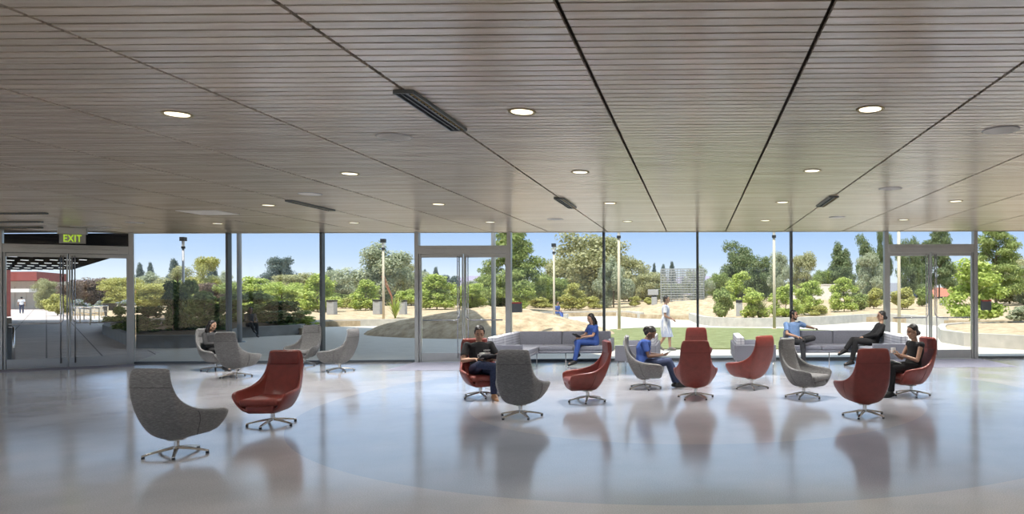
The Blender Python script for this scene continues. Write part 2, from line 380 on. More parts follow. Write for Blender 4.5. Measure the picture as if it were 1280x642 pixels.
# timber edge strip that closes the ceiling at the glass
bm = bmesh.new()
for a, b_ in zip(RP[2:5], RP[3:6]): seg_box(bm, a, b_, 0.03, CEIL-0.012, CEIL+0.1)
struct(obj('trim_1', bm, 'ceiling_wood'))
# back and side of the pavilion (behind and beside the camera)
bm = bmesh.new()
for i in range(14): box(bm, (-22+i*2.9, -7, CEIL/2), (0.12, 0.16, CEIL))
box(bm, (-3, -7, 0.15), (38, 0.14, 0.3)); struct(obj('wall_back', bm, 'frame_metal'))
bm = bmesh.new(); box(bm, (16.1, 6, CEIL/2), (0.2, 26, CEIL)); struct(obj('wall_right', bm, 'white_wall'))
bm = bmesh.new(); 
for i in range(7): box(bm, (-22, -7+i*2.9, CEIL/2), (0.16, 0.12, CEIL))
box(bm, (-22, 1.7, 0.15), (0.14, 17.5, 0.3)); struct(obj('wall_left', bm, 'frame_metal'))

# window bays and mullions --------------------------------------------------
bays = [(168, 286), (286, 403), (403, 520), (639, 755), (755, 872), (872, 989), (989, 1107), (1220, 1337), (1337, 1450)]
for i, (a, b_) in enumerate(bays):
    pa, pb = facade(a), facade(b_)
    bm = bmesh.new(); box(bm, ((pa+pb)/2 + Vector((0, 0, CEIL/2))), ((pb-pa).length-0.06, 0.012, CEIL-0.02), fang)
    w = struct(obj('window_%d' % (i+1), bm, 'pane_glass'))
    bm = bmesh.new(); box(bm, ((pa+pb)/2 + Vector((0, 0, 0.03))), ((pb-pa).length-0.02, 0.09, 0.06), fang)
    fr_ = obj('window_sill', bm, 'mat_carpet' if False else 'mullion_dark', w)
for px in (286, 403, 755, 872, 989, 1337):
    p = facade(px); bm = bmesh.new()
    box(bm, p + Vector((0, 0, CEIL/2)), (0.062, 0.16, CEIL), fang)
    struct(obj('trim_%d' % (int(px)), bm, 'mullion_dark'))

def door_unit(idx, pa, pb, handing=True):
    """double glass door with its frame, between two floor points"""
    d = (pb-pa); W = d.length; ang = math.atan2(d.y, d.x)
    root = empty('door_%d' % idx, pa, ang); struct(root)
    dz = 2.79
    bm = bmesh.new()
    for x in (0.0, W):
        box(bm, (x, 0, CEIL/2), (0.10, 0.17, CEIL)); box(bm, (x + (0.075 if x == 0 else -0.075), 0.0, dz/2), (0.045, 0.10, dz))
    obj('door_frame', bm, 'frame_metal', root, bevel=0.006)
    bm = bmesh.new(); box(bm, (W/2, 0, (dz+3.0)/2), (W, 0.15, 3.0-dz)); box(bm, (W/2, -0.07, dz+0.12), (W*0.8, 0.05, 0.03))
    obj('transom_bar', bm, 'frame_metal', root, bevel=0.006)
    bm = bmesh.new(); box(bm, (W/2, 0, (3.0+CEIL)/2), (W-0.1, 0.012, CEIL-3.0)); obj('transom_pane', bm, 'pane_glass', root)
    for s in (0, 1):
        x0 = 0.10 if s == 0 else W/2+0.012; x1 = W/2-0.012 if s == 0 else W-0.10
        bm = bmesh.new(); box(bm, ((x0+x1)/2, 0, 0.012+0.11), (x1-x0, 0.055, 0.22)); box(bm, ((x0+x1)/2, 0, dz-0.05), (x1-x0, 0.055, 0.09))
        xe = x1-0.012 if s == 0 else x0+0.012
        box(bm, (xe, 0, dz/2), (0.028, 0.05, dz))
        leaf = obj('door_leaf', bm, 'frame_metal', root, bevel=0.004)
        bm = bmesh.new(); box(bm, ((x0+x1)/2, 0, dz/2+0.08), (x1-x0-0.02, 0.012, dz-0.3)); obj('leaf_pane', bm, 'pane_glass', leaf)
        sg = -1 if s == 0 else 1
        bm = bmesh.new(); c = W/2
        xh = c + sg*0.135
        tube(bm, [(xh, -0.075, 0.10), (xh, -0.075, dz-0.05)], 0.013, 8)
        xl = c + sg*0.085; xo = (x0+0.06) if s == 0 else (x1-0.06)
        pts = [(xl, -0.09, dz-0.06), (xl, -0.09, 1.22)]
        for t in range(1, 7):
            a = t/6*PI/2; pts.append((xl + sg*0.12*(1-math.cos(a)), -0.09, 1.20-0.12*math.sin(a)))
        pts.append((xo, -0.09, 1.08)); tube(bm, pts, 0.0165, 8)
        for z in (0.3, 1.6, 2.6): tube(bm, [(xh, 0, z), (xh, -0.075, z)], 0.008, 6)
        tube(bm, [(xo-sg*0.05, 0, 1.08), (xo-sg*0.05, -0.09, 1.08)], 0.008, 6)
        obj('door_handle', bm, 'chrome', leaf, smooth=True)
    return root
door_unit(1, FL, FA - ddir*0.05)
door_unit(2, facade(522), facade(637))
door_unit(3, facade(1107.5), facade(1218.5))
# floor mats in front of the doors
def door_mat(name, pa, pb, depth, label):
    d = (pb-pa).normalized(); n = Vector((d.y, -d.x, 0))
    bm = bmesh.new(); a = pa - d*0.05 + n*0.12; b_ = pb + d*0.05 + n*0.12
    prism(bm, [a, b_, b_+n*depth, a+n*depth], 0.001, 0.006)
    o = obj(name, bm, 'mat_carpet'); tag(o, label, 'door mat')
door_mat('door_mat', facade(522), facade(637), 1.9, 'blue-grey walk-off mat inside the glass door nearest the black-shirted person')
door_mat('door_mat', facade(1107.5), facade(1220), 2.0, 'blue-grey walk-off mat inside the right-hand glass doors beyond the red chairs')
door_mat('door_mat', FL, FA, 0.75, 'narrow grey mat inside the doors under the EXIT sign')

# dark boxes with a red strip beside the doors
for px, lab in ((647.5, 'dark wall box with red top strip on the glass beside the middle doors'), (1230.5, 'dark wall box with red top strip on the glass beside the right-hand doors')):
    p = facade(px) + Vector((0, -0.10, 1.40)); t = empty('control_box', p, fang); tag(t, lab, 'control box')
    bm = bmesh.new(); rbox(bm, (0, 0, -0.01), (0.25, 0.11, 0.24), 0.012); obj('housing', bm, 'mullion_dark', t)
    bm = bmesh.new(); box(bm, (0, 0, 0.115), (0.24, 0.12, 0.035)); obj('indicator_strip', bm, 'red_led', t)
    bm = bmesh.new(); box(bm, (0, 0.07, 0), (0.08, 0.04, 0.1)); obj('mounting_plate', bm, 'black_metal', t)

# EXIT sign
ps = A(91, 16.35, 0); se = empty('exit_sign', (ps.x, ps.y, 3.0), dang*0.9); tag(se, 'hanging edge-lit EXIT sign above the left-hand glass doors', 'exit sign')
bm = bmesh.new(); rbox(bm, (0, 0, 0.27), (0.54, 0.09, 0.16), 0.01); obj('housing', bm, 'frame_metal', se)
bm = bmesh.new(); box(bm, (0, 0, 0.085), (0.48, 0.014, 0.22)); obj('sign_plate', bm, 'bollard_grey', se)
tcu = bpy.data.curves.new('lettering', 'FONT'); tcu.body = 'EXIT'; tcu.size = 0.235; tcu.align_x = 'CENTER'; tcu.align_y = 'CENTER'; tcu.extrude = 0.003; tcu.offset = 0.004; tcu.space_character = 1.08
tob = bpy.data.objects.new('tmp_text', tcu); COL.objects.link(tob); bpy.context.view_layer.update()
me = bpy.data.meshes.new_from_object(tob.evaluated_get(bpy.context.evaluated_depsgraph_get())); bpy.data.objects.remove(tob)
lt = bpy.data.objects.new('lettering', me); COL.objects.link(lt); me.materials.clear(); me.materials.append(M('exit_green')); lt.parent = se
lt.location = (0, -0.012, 0.085); lt.rotation_euler = (PI/2, 0, 0); lt.scale = (0.66, 1, 1)
def text_mesh(body, size, extrude=0.001):
    c = bpy.data.curves.new('t', 'FONT'); c.body = body; c.size = size; c.align_x = 'CENTER'; c.align_y = 'CENTER'; c.extrude = extrude
    o = bpy.data.objects.new('tmp_text', c); COL.objects.link(o); bpy.context.view_layer.update()
    me_ = bpy.data.meshes.new_from_object(o.evaluated_get(bpy.context.evaluated_depsgraph_get())); bpy.data.objects.remove(o); return me_

# ------------------------------------------------------------------ ceiling fittings
ROWN = {6.17: 'nearest row', 9.26: 'second row from the camera', 12.46: 'third row from the camera', 15.6: 'row nearest the glass wall', 3.07: 'row overhead', 0.0: 'row behind the camera', -3.1: 'rearmost row'}
def make_downlight():
    t = empty('downlight', (0, 0, CEIL))
    bm = bmesh.new(); n = 36
    prof = [(0.098, -0.004), (0.118, -0.010), (0.122, -0.002), (0.10, 0.0)]
    rings = [[bm.verts.new((r*math.cos(2*PI*k/n), r*math.sin(2*PI*k/n), z)) for k in range(n)] for r, z in prof]
    for i in range(4):
        a, b_ = rings[i], rings[(i+1) % 4]
        for k in range(n): bm.faces.new((a[k], a[(k+1) % n], b_[(k+1) % n], b_[k]))
    obj('trim_ring', bm, 'brass_edge', t, smooth=True)
    bm = bmesh.new(); disc_prism(bm, (0, 0, -0.006), 0.094, 0.01, 36); obj('lens', bm, 'lamp_lens', t)
    ld = bpy.data.lights.new('lamp', 'AREA'); ld.shape = 'DISK'; ld.size = 0.18; ld.energy = LAMP_W; ld.color = (1.0, 0.975, 0.94); ld.spread = math.radians(118)
    lo = bpy.data.objects.new('lamp', ld); COL.objects.link(lo); lo.parent = t; lo.location = (0, 0, -0.02)
    return t
LAMP_W = 32.0
DL = []
dl0 = make_downlight(); first = True
rear_fill_lamp = [c for c in dl0.children if c.type == 'LIGHT'][0].data.copy(); rear_fill_lamp.energy = 12.0; front_lamp = rear_fill_lamp.copy(); front_lamp.energy = 60.0; near_lamp = rear_fill_lamp.copy(); near_lamp.energy = 13.0
for yy in (6.17, 9.26, 12.46, 15.6, 3.07, 0.0, -3.1):  # overhead and rear rows continue the grid unseen, added to light the room
    for xi in (-16.8, -13.73, -10.68, -7.62, -4.578, -1.526, 1.526, 4.578, 7.63, 10.68, 13.7):
        if yy == 15.6 and xi < -13: continue
        if (yy == 9.26 and -12 < xi < -7) or (yy == 12.46 and -14 < xi < -10): continue
        vis = yy > 4
        if vis and yy < 9 and xi < -5: 
            pass
        t = dl0 if first else copy_tree(dl0); first = False
        t.location = (xi, yy, CEIL)
        if yy < 2:
            for c in t.children:
                if c.type == 'LIGHT': c.data = rear_fill_lamp
        if 2 < yy < 7:
            for c in t.children:
                if c.type == 'LIGHT': c.data = near_lamp
        if yy > 10:
            for c in t.children:
                if c.type == 'LIGHT': c.data = front_lamp
        DL.append((t, xi, yy))
def px_of(x, y, z):
    p = Vector((x, y, z))-CAM; return CX + F_PX*p.dot(cR)/p.dot(cF)
ORD = ['first', 'second', 'third', 'fourth', 'fifth', 'sixth', 'seventh', 'eighth']
for yy in ROWN:
    vis = sorted([(px_of(x, y, CEIL), t) for t, x, y in DL if y == yy and yy > 5 and 0 < px_of(x, y, CEIL) < 1280], key=lambda q: q[0])
    for k, (u, t) in enumerate(vis): tag(t, 'round recessed ceiling downlight, %s from the left in the %s' % (ORD[k], ROWN[yy]), 'ceiling light', 'recessed downlights in the slatted ceiling')
    for t, x, y in DL:
        if y == yy and 'label' not in t: tag(t, 'round recessed ceiling downlight outside the picture', 'ceiling light', 'recessed downlights outside the picture')

def ceiling_speaker(x, y, r, lab):
    t = empty('ceiling_speaker', (x, y, CEIL)); tag(t, lab, 'speaker', 'round ceiling speakers')
    bm = bmesh.new(); disc_prism(bm, (0, 0, -0.008), r, 0.01, 40, r*0.99); obj('grille', bm, 'speaker_white', t)
    bm = bmesh.new(); n = 40
    for r0, r1 in ((r, r+0.012),):
        a = [bm.verts.new((r0*math.cos(2*PI*k/n), r0*math.sin(2*PI*k/n), -0.010)) for k in range(n)]; b_ = [bm.verts.new((r1*math.cos(2*PI*k/n), r1*math.sin(2*PI*k/n), -0.002)) for k in range(n)]
        for k in range(n): bm.faces.new((a[k], a[(k+1) % n], b_[(k+1) % n], b_[k]))
    obj('rim', bm, 'bollard_grey', t, smooth=True)
for x, y, lab in ((-3.06, 7.11, 'flat round ceiling speaker, the large one in the left half'), (3.02, 7.0, 'flat round ceiling speaker near the right edge of the ceiling'),
                  (-6.12, 11.1, 'flat round ceiling speaker left of centre, halfway to the glass'), (3.0, 10.9, 'flat round ceiling speaker right of centre, halfway to the glass'),
                  (-3.03, 15.1, 'small-looking round ceiling speaker far off beyond the middle slot light'), (3.0, 15.0, 'small-looking round ceiling speaker far off on the right'), (-12.3, 15.3, 'flat round ceiling speaker near the left glass wall')):
    ceiling_speaker(x, y, 0.165, lab)
def slot(x, y, L, W, rz, lab):
    t = empty('linear_slot_fixture', (x, y, CEIL), rz); tag(t, lab, 'ceiling slot', 'linear fixtures recessed in the ceiling')
    bm = bmesh.new()
    for s in (-1, 1): box(bm, (s*W/2, 0, -0.014), (0.014, L, 0.03))
    for s in (-1, 1): box(bm, (0, s*L/2, -0.014), (W, 0.014, 0.03))
    obj('housing', bm, 'mullion_dark', t)
    bm = bmesh.new(); box(bm, (0, 0, -0.004), (W-0.014, L-0.014, 0.01)); obj('black_tray', bm, 'soffit_black', t)
    bm = bmesh.new(); box(bm, (W*0.12, 0, -0.018), (0.022, L-0.04, 0.014)); box(bm, (-W*0.22, 0, -0.016), (0.012, L-0.04, 0.014)); obj('track_rail', bm, 'mullion_dark', t)
    bm = bmesh.new(); 
    n = int(L/0.075)
    for k in range(n): box(bm, (W*0.36, -L/2+0.05+k*(L-0.1)/max(1, n-1), -0.022), (0.03, 0.012, 0.022))
    o = obj('louvre_tabs', bm, 'brass_edge', t); o['kind'] = 'stuff'
slot(-2.289, 6.13, 1.28, 0.15, 0, 'long black linear slot in the ceiling seam, the big one left of centre')
slot(3.815, 6.13, 1.28, 0.15, 0, 'long black linear slot in the ceiling seam, the big one near the right edge')
slot(-2.289, 12.35, 1.3, 0.15, 0, 'short-looking black slot further off, in the same seam as the big left slot')
slot(2.289+0.0, 12.35, 1.3, 0.15, 0, 'short-looking black slot further off in the right half of the ceiling')
slot(-6.867, 12.5, 1.4, 0.12, 0, 'thin dark slot in the ceiling seam in the left half')
for y, nm in ((13.4, 'nearest of three'), (14.95, 'middle of three'), (16.2, 'farthest of three')):
    pl = A(58 if y < 14 else 52, y); slot(pl.x-1.5, y, 3.0, 0.09, PI/2, 'black slot crossing the boards at the left edge, %s' % nm)
for px, y, sx_, sy_, lab in ((261, 13.5, 0.78, 0.7, 'pale square access panel in the ceiling left of centre'), (121, 16.3, 0.8, 0.5, 'pale access panel in the ceiling near the EXIT sign')):
    p = A(px, y, CEIL-0.004); bm = bmesh.new(); rbox(bm, (0, 0, 0), (sx_, sy_, 0.014), 0.004, 2); box(bm, (0, -sy_/2+0.05, -0.007), (0.05, 0.02, 0.006))
    tag(obj('ceiling_access_panel', bm, 'speaker_white', loc=p), lab, 'ceiling panel')
# ------------------------------------------------------------------ ground outside
def GP(lst, z=0.0): return [G(x, y, z) for x, y in lst]
E = 0.10
base_edge = [(RP[2][0]+20, 18.0), (FR.x, FR.y+0.0), (FA.x, FA.y), (FLL.x, FLL.y), (-22, 10.5)]
bm = bmesh.new()
prism(bm, [(-60, 10), (-22.3, 10), (-22, 10.5), (FLL.x, FLL.y+0.02), (FA.x, FA.y+0.05), (60, (FA+fdir*((60-FA.x)/fdir.x)).y+0.05), (60, 80), (-60, 80)], -0.2, -0.012)
bmesh.ops.triangulate(bm, faces=[f for f in bm.faces if len(f.verts) > 4]); struct(obj('floor_terrace', bm, 'pavement'))
bm = bmesh.new(); prism(bm, [(-800, -300), (800, -300), (800, 1500), (-800, 1500)], -0.6, -0.25); struct(obj('floor_land', bm, 'mulch'))
poly_flat('floor_bed', [A(90, 61), A(178, 61), A(178, 150), A(30, 150), A(62, 85)], 0.3, 'mulch', 0.5)
# paved path on the left
poly_flat('floor_path', [G(168, 452), G(0, 459), (-40, 14), (-120, 60), (-130, 120), (-95, 120), G(95, 385), G(128, 409), G(168, 434), G(200, 440)], -0.004, 'pavers', 0.05)
# far garden ground: one gently rising bed
edge_px = [(378, 418), (388, 413), (400, 408), (460, 407), (520, 406), (600, 403), (660, 397.5), (700, 395.5), (772, 394.5), (800, 397.5), (862, 399.5), (880, 405.5), (920, 408), (965, 408), (1030, 405.5), (1080, 402), (1112, 401.5), (1150, 405), (1180, 407), (1300, 407)]
near = [G(x, y) for x, y in edge_px]
near = [G(134, 407), G(200, 403)] + near + [Vector((60, 34, 0))]
bm = bmesh.new(); rows = []
def rise(p, y):
    return 0.30 + 0.012*max(0, y-40) if y > p.y+0.4 else 0.3
steps = [0, 0.001, 0.5, 3, 8, 16, 30, 55, 100, 200, 500]
rnd = random.Random(3)
for s in steps:
    row = []
    for i, p in enumerate(near):
        z = 0.0 if False else 0.28
        if s == 0: z = -0.1
        y = p.y + s; x = p.x*(1 + s/max(30, p.y)*1.0)
        if s >= 3: z = 0.28 + min(1.0, 0.010*s) + (rnd.uniform(-0.06, 0.10) if s < 50 else 0)
        if s >= 200: z = 0.3
        row.append(bm.verts.new((x, y, z)))
    rows.append(row)
for a, b_ in zip(rows, rows[1:]):
    for i in range(len(near)-1): bm.faces.new((a[i], a[i+1], b_[i+1], b_[i]))
from mathutils.bvhtree import BVHTree
GARDEN = BVHTree.FromBMesh(bm)
def terrain(x, y):
    h = GARDEN.ray_cast(Vector((x, y, 50)), Vector((0, 0, -1)))
    return h[0].z if h[0] is not None else 0.0
struct(obj('floor_garden', bm, 'mulch'))
def curb(name, pts, w, h, lab):
    bm = bmesh.new()
    P = [Vector((p.x, p.y, 0)) for p in pts]; L = []; R_ = []
    for i, p in enumerate(P):
        d = (P[min(i+1, len(P)-1)] - P[max(0, i-1)]).normalized(); n = Vector((-d.y, d.x, 0)); L.append(p+n*w); R_.append(p-n*0.06)
    sec = [[bm.verts.new((q.x, q.y, z)) for q, z in ((r, -0.05), (r, h), (l, h), (l, -0.05))] for r, l in zip(R_, L)]
    for a_, b_ in zip(sec, sec[1:]):
        for k in range(3): bm.faces.new((a_[k], a_[k+1], b_[k+1], b_[k]))
    bm.faces.new(sec[0]); bm.faces.new(sec[-1][::-1])
    return tag(obj(name, bm, 'concrete_curb'), lab, 'curb')
def smooth_pts(pts, n=4):
    out = []
    for i in range(len(pts)-1):
        p0, p1, p2, p3 = pts[max(i-1, 0)], pts[i], pts[i+1], pts[min(i+2, len(pts)-1)]
        for k in range(n):
            t = k/n; out.append(0.5*((2*p1)+(p2-p0)*t+(2*p0-5*p1+4*p2-p3)*t*t+(3*p1-p0-3*p2+p3)*t**3))
    out.append(pts[-1]); return out
curb('concrete_curb', smooth_pts(near[3:8]), 0.3, 0.36, 'low concrete curb holding the bark bed behind the dark mound')
curb('concrete_curb', smooth_pts(near[8:12]), 0.3, 0.40, 'low grey curb across the path behind the seated person in scrubs outside')
curb('concrete_curb', smooth_pts(near[12:21]), 0.3, 0.45, 'long curved concrete curb beyond the lawn, behind the seated people')
# lawn
lawn = [(752, 436), (748, 425), (752, 415), (775, 411), (830, 409.5), (900, 410), (985, 411), (1060, 415), (1120, 424), (1146, 431), (1140, 435), (1000, 436)]
bm = bmesh.new(); P = smooth_pts([G(x, y) for x, y in lawn+lawn[:1]], 3)[:-1]; prism(bm, P, -0.05, 0.03); bmesh.ops.triangulate(bm, faces=[f for f in bm.faces if len(f.verts) > 4])
lw = obj('lawn', bm, 'grass_turf'); tag(lw, 'strip of short green lawn outside behind the sofas', 'lawn', kind='stuff')
# raised planters
def planter(name, rim, h, soil, lab, w=0.28):
    t = empty(name, (0, 0, 0)); tag(t, lab, 'planter')
    bm = bmesh.new(); P = [Vector((p.x, p.y, 0)) for p in rim]; n = len(P); c = sum(P, Vector())/n
    outl = P; inn = [p + (c-p).normalized()*w for p in P]
    lo = [bm.verts.new((p.x, p.y, -0.05)) for p in outl]; ho = [bm.verts.new((p.x, p.y, h)) for p in outl]; hi = [bm.verts.new((p.x, p.y, h)) for p in inn]; li = [bm.verts.new((p.x, p.y, -0.05)) for p in inn]
    for i in range(n):
        j = (i+1) % n
        for a, b_ in ((lo, ho), (ho, hi), (hi, li)): bm.faces.new((a[i], a[j], b_[j], b_[i]))
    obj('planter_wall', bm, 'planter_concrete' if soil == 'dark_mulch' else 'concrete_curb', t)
    bm = bmesh.new(); vs = [bm.verts.new((p.x, p.y, h-0.06)) for p in inn]; cv = bm.verts.new((c.x, c.y, h+0.12))
    for i in range(n): bm.faces.new((vs[i], vs[(i+1) % n], cv))
    obj('soil', bm, soil, t); return t
rimR = [(1172, 421), (1176, 427), (1205, 432), (1280, 436.5), (1380, 438), (1480, 432), (1480, 418), (1380, 412), (1280, 412.5), (1200, 414.5), (1176, 417)]
planter('planter_bed', [G(x, y) for x, y in rimR], 0.42, 'mulch', 'round concrete planter outside at the right edge holding the bright tree')
rimL = [(128, 417), (146, 426), (165, 434.5), (205, 434.8), (250, 434), (283, 428), (300, 421.5), (340, 419.5), (376, 417.5), (396, 411), (385, 404), (300, 399), (200, 400), (140, 405)]
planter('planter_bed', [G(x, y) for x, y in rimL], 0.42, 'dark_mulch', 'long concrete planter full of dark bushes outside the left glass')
# bark mound
bm = bmesh.new(); c = Vector((-9.3, 31.3, 0)); nx, ny = 56, 36
grid = {}
rnd = random.Random(11)
for i in range(nx+1):
    for j in range(ny+1):
        u = -1+2*i/nx; v_ = -1+2*j/ny
        # disc mapping keeps a round plan
        a = u*math.sqrt(1-v_*v_/2); b_ = v_*math.sqrt(1-u*u/2); r = math.hypot(a, b_)
        x = c.x + a*5.9 + 0.0; y = c.y + b_*3.8 + a*(-1.2)
        s = max(0, 1-r*r); z = 1.12*(s**0.8)*(1+0.10*math.sin(a*5+1)) - 0.05 + (rnd.uniform(-0.035, 0.035) if r < 0.97 else 0)
        grid[i, j] = bm.verts.new((x, y, z))
for i in range(nx):
    for j in range(ny): bm.faces.new((grid[i, j], grid[i+1, j], grid[i+1, j+1], grid[i, j+1]))
tag(obj('bark_mound', bm, 'mulch', smooth=True), 'big heap of bark mulch outside the middle glass doors, half in shade', 'mound')
bm = bmesh.new(); grid = {}
for i in range(31):
    for j in range(13):
        u = -1+2*i/30; v_ = -1+2*j/12; a = u*math.sqrt(1-v_*v_/2); b_ = v_*math.sqrt(1-u*u/2); r = math.hypot(a, b_)
        grid[i, j] = bm.verts.new((0.6+a*6.2, 55.5+b_*5.5, 0.27+0.95*max(0, 1-r*r) + rnd.uniform(-.03, .03)))
for i in range(30):
    for j in range(12): bm.faces.new((grid[i, j], grid[i+1, j], grid[i+1, j+1], grid[i, j+1]))
tag(obj('bark_mound', bm, 'mulch', smooth=True), 'low tan bark rise beyond the lawn, behind the walking person in the gown', 'mound')

# distant hills
bm = bmesh.new(); prev = None
for i in range(41):
    x = -900 + i*30; h = 1.75 + (17+6*math.sin(i*0.7)+3*math.sin(i*1.9)) if x < 150 else 8
    a = bm.verts.new((x, 880 + 20*math.sin(i), -2)); b_ = bm.verts.new((x, 930, h)); c_ = bm.verts.new((x, 1100, -2))
    if prev: bm.faces.new((prev[0], a, b_, prev[1])); bm.faces.new((prev[1], b_, c_, prev[2]))
    prev = (a, b_, c_)
struct(obj('floor_hills', bm, 'hill_earth', smooth=True))

# unseen upper roof, added and outlined to cast the left shade; round columns
bm = bmesh.new(); prism(bm, [(-4.2, 4), (-4.2, 16.9), (-9.1, 23.9), (-11.8, 29.0), (-22.1, 36.2), (-44, 39.5), (-44, 4)], 8.0, 8.4); bmesh.ops.triangulate(bm, faces=[f for f in bm.faces if len(f.verts) > 4])
struct(obj('roof_shade_slab', bm, 'roof_slab'))
for px, py, lab, dk in ((299.5, 427, 'round grey steel column outside behind the seated woman in the grey chair', 'column_paint'), (617.3, 427, 'round grey steel column outside seen through the middle doors', 'column_paint')):
    p = G(px, py); t = empty('round_column', p); tag(t, lab, 'column')
    bm = bmesh.new(); tube(bm, [(0, 0, 0.0), (0, 0, 8.0)], 0.082, 20); obj('shaft', bm, dk, t, smooth=True)
    bm = bmesh.new(); disc_prism(bm, (0, 0, -0.012), 0.2, 0.04, 24, 0.18); obj('base_plate', bm, 'mullion_dark', t)

# lamp posts
def lamp_post(px, py, h, lab, mat='tan_pole', glassy=True):
    p = G(px, py); t = empty('lamp_post', p); tag(t, lab, 'lamp post')
    bm = bmesh.new(); tube(bm, [(0, 0, -0.02), (0, 0, h-0.62)], [0.075, 0.06], 14); obj('pole', bm, mat, t, smooth=True)
    bm = bmesh.new(); disc_prism(bm, (0, 0, -0.02), 0.15, 0.07, 18, 0.12); obj('base', bm, mat, t)
    bm = bmesh.new(); disc_prism(bm, (0, 0, h-0.64), 0.10, 0.12, 16, 0.10); obj('collar', bm, 'black_metal', t)
    bm = bmesh.new(); disc_prism(bm, (0, 0, h-0.52), 0.07, 0.30, 14); obj('lantern_glass', bm, 'speaker_white', t)
    bm = bmesh.new(); box(bm, (0, 0, h-0.11), (0.26, 0.26, 0.22)); obj('lantern_cap', bm, 'black_metal', t, bevel=0.01)
lamp_post(229.5, 408, 5.0, 'dark lamp post rising from the bushes outside the left glass', 'column_paint')
lamp_post(479.5, 404.5, 5.05, 'tan lamp post with square black lantern left of the middle doors')
lamp_post(692.7, 401, 4.95, 'pale lamp post beside the seated person in blue scrubs outside', 'tan_pole')
lamp_post(774, 412.5, 5.0, 'tan lamp post at the edge of the lawn left of the walking person')
lamp_post(968, 411.5, 5.0, 'tan lamp post at the edge of the lawn behind the grey and red chairs')
lamp_post(1124, 417.5, 5.0, 'tan lamp post seen through the right-hand glass doors')

# bins and bollards
def bollard(px, py, w, h, lab, z=0.28, cap=0.12, nm='waste_bin', cat='bin'):
    p = G(px, py, z); t = empty(nm, (p.x, p.y, terrain(p.x, p.y)-0.02)); tag(t, lab, cat)
    bm = bmesh.new(); rbox(bm, (0, 0, (h-cap)/2+0.02), (w, w, h-cap+0.04), 0.03); obj('body', bm, 'bollard_grey', t)
    bm = bmesh.new(); rbox(bm, (0, 0, h-cap/2+0.03), (w*1.06, w*1.06, cap), 0.02); box(bm, (0, -w/2-0.01, h-cap*0.6), (w*0.5, 0.04, cap*0.5)); obj('lid', bm, 'black_metal', t)
bollard(415, 395, 0.50, 0.98, 'grey box bin with black lid, leftmost of three beyond the grey chairs')
bollard(472.5, 395, 0.50, 0.98, 'grey box bin with black lid just left of the tan lamp post')
bollard(504, 395, 0.40, 0.95, 'grey box bin with black lid right of the tan lamp post')
bollard(924, 396, 0.36, 0.98, 'slim grey post bin with black lid among bushes behind the lawn', cap=0.16)
bollard(1178.5, 385, 0.48, 0.75, 'small grey bin with black lid seen through the right-hand doors')
# lantern-like pedestal near the mesh screen
p = G(818, 382, 0.6); t = empty('pedestal_light', (p.x, p.y, terrain(p.x, p.y)-0.02)); tag(t, 'grey block lamp on a short post left of the mesh screen', 'pedestal light')
bm = bmesh.new(); rbox(bm, (0, 0, 0.45), (0.5, 0.5, 0.9), 0.03); obj('post', bm, 'bollard_grey', t)
bm = bmesh.new(); box(bm, (0, 0, 0.98), (0.42, 0.42, 0.16)); obj('neck', bm, 'black_metal', t)
bm = bmesh.new(); rbox(bm, (-0.1, 0, 1.32), (0.95, 0.6, 0.52), 0.04); obj('lamp_head', bm, 'bollard_grey', t)
for px, lab in ((878, 'small grey garden box under the mesh screen'), (892, 'small grey garden box with white top right of the mesh screen')):
    p = G(px, 382, 0.6); t = empty('utility_box', (p.x, p.y, terrain(p.x, p.y)-0.03)); tag(t, lab, 'utility box')
    bm = bmesh.new(); rbox(bm, (0, 0, 0.28), (0.62, 0.5, 0.5), 0.04); obj('housing', bm, 'bollard_grey', t)
    bm = bmesh.new(); rbox(bm, (0, 0, 0.56), (0.5, 0.4, 0.1), 0.04); obj('cover', bm, 'speaker_white', t)
# mesh screen
pa = A(826, 64); pb = A(880, 64); t = empty('mesh_screen', (pa.x, pa.y, terrain(pa.x, pa.y)-0.02)); tag(t, 'tall grey wire-mesh screen standing in the garden behind the walking person', 'screen')
zt = Zat(850, 341, 64)-0.2; W = (pb-pa).length
bm = bmesh.new()
for k in range(15): box(bm, (W/2, 0, 0.35+k*(zt-0.35)/14), (W, 0.06, 0.075))
for k in range(14): box(bm, (k*W/13, 0.05, zt/2), (0.055, 0.03, zt))
for k in range(15): box(bm, (W/2, 0.5, 0.35+k*(zt-0.35)/14+0.10), (W, 0.05, 0.05))
obj('wire_grid', bm, 'wire', t)
bm = bmesh.new()
for k in range(5): box(bm, (k*W/4, 0.3, zt/2), (0.09, 0.12, zt))
obj('posts', bm, 'column_paint', t)
# seated black bollard and rail outside the left doors
p = A(7, 17.6); t = empty('litter_post', p); tag(t, 'tall black post bin with steel rail outside the left-hand doors', 'bin')
bm = bmesh.new(); rbox(bm, (0, 0, 0.60), (0.17, 0.17, 1.2), 0.02); obj('body', bm, 'black_plastic', t)
bm = bmesh.new(); tube(bm, [(0.20, 0, 0), (0.20, 0, 0.97)], 0.025, 10); tube(bm, [(-0.2, 0, 0.97), (0.20, 0, 0.97)], 0.02, 10); obj('rail', bm, 'chrome', t, smooth=True)

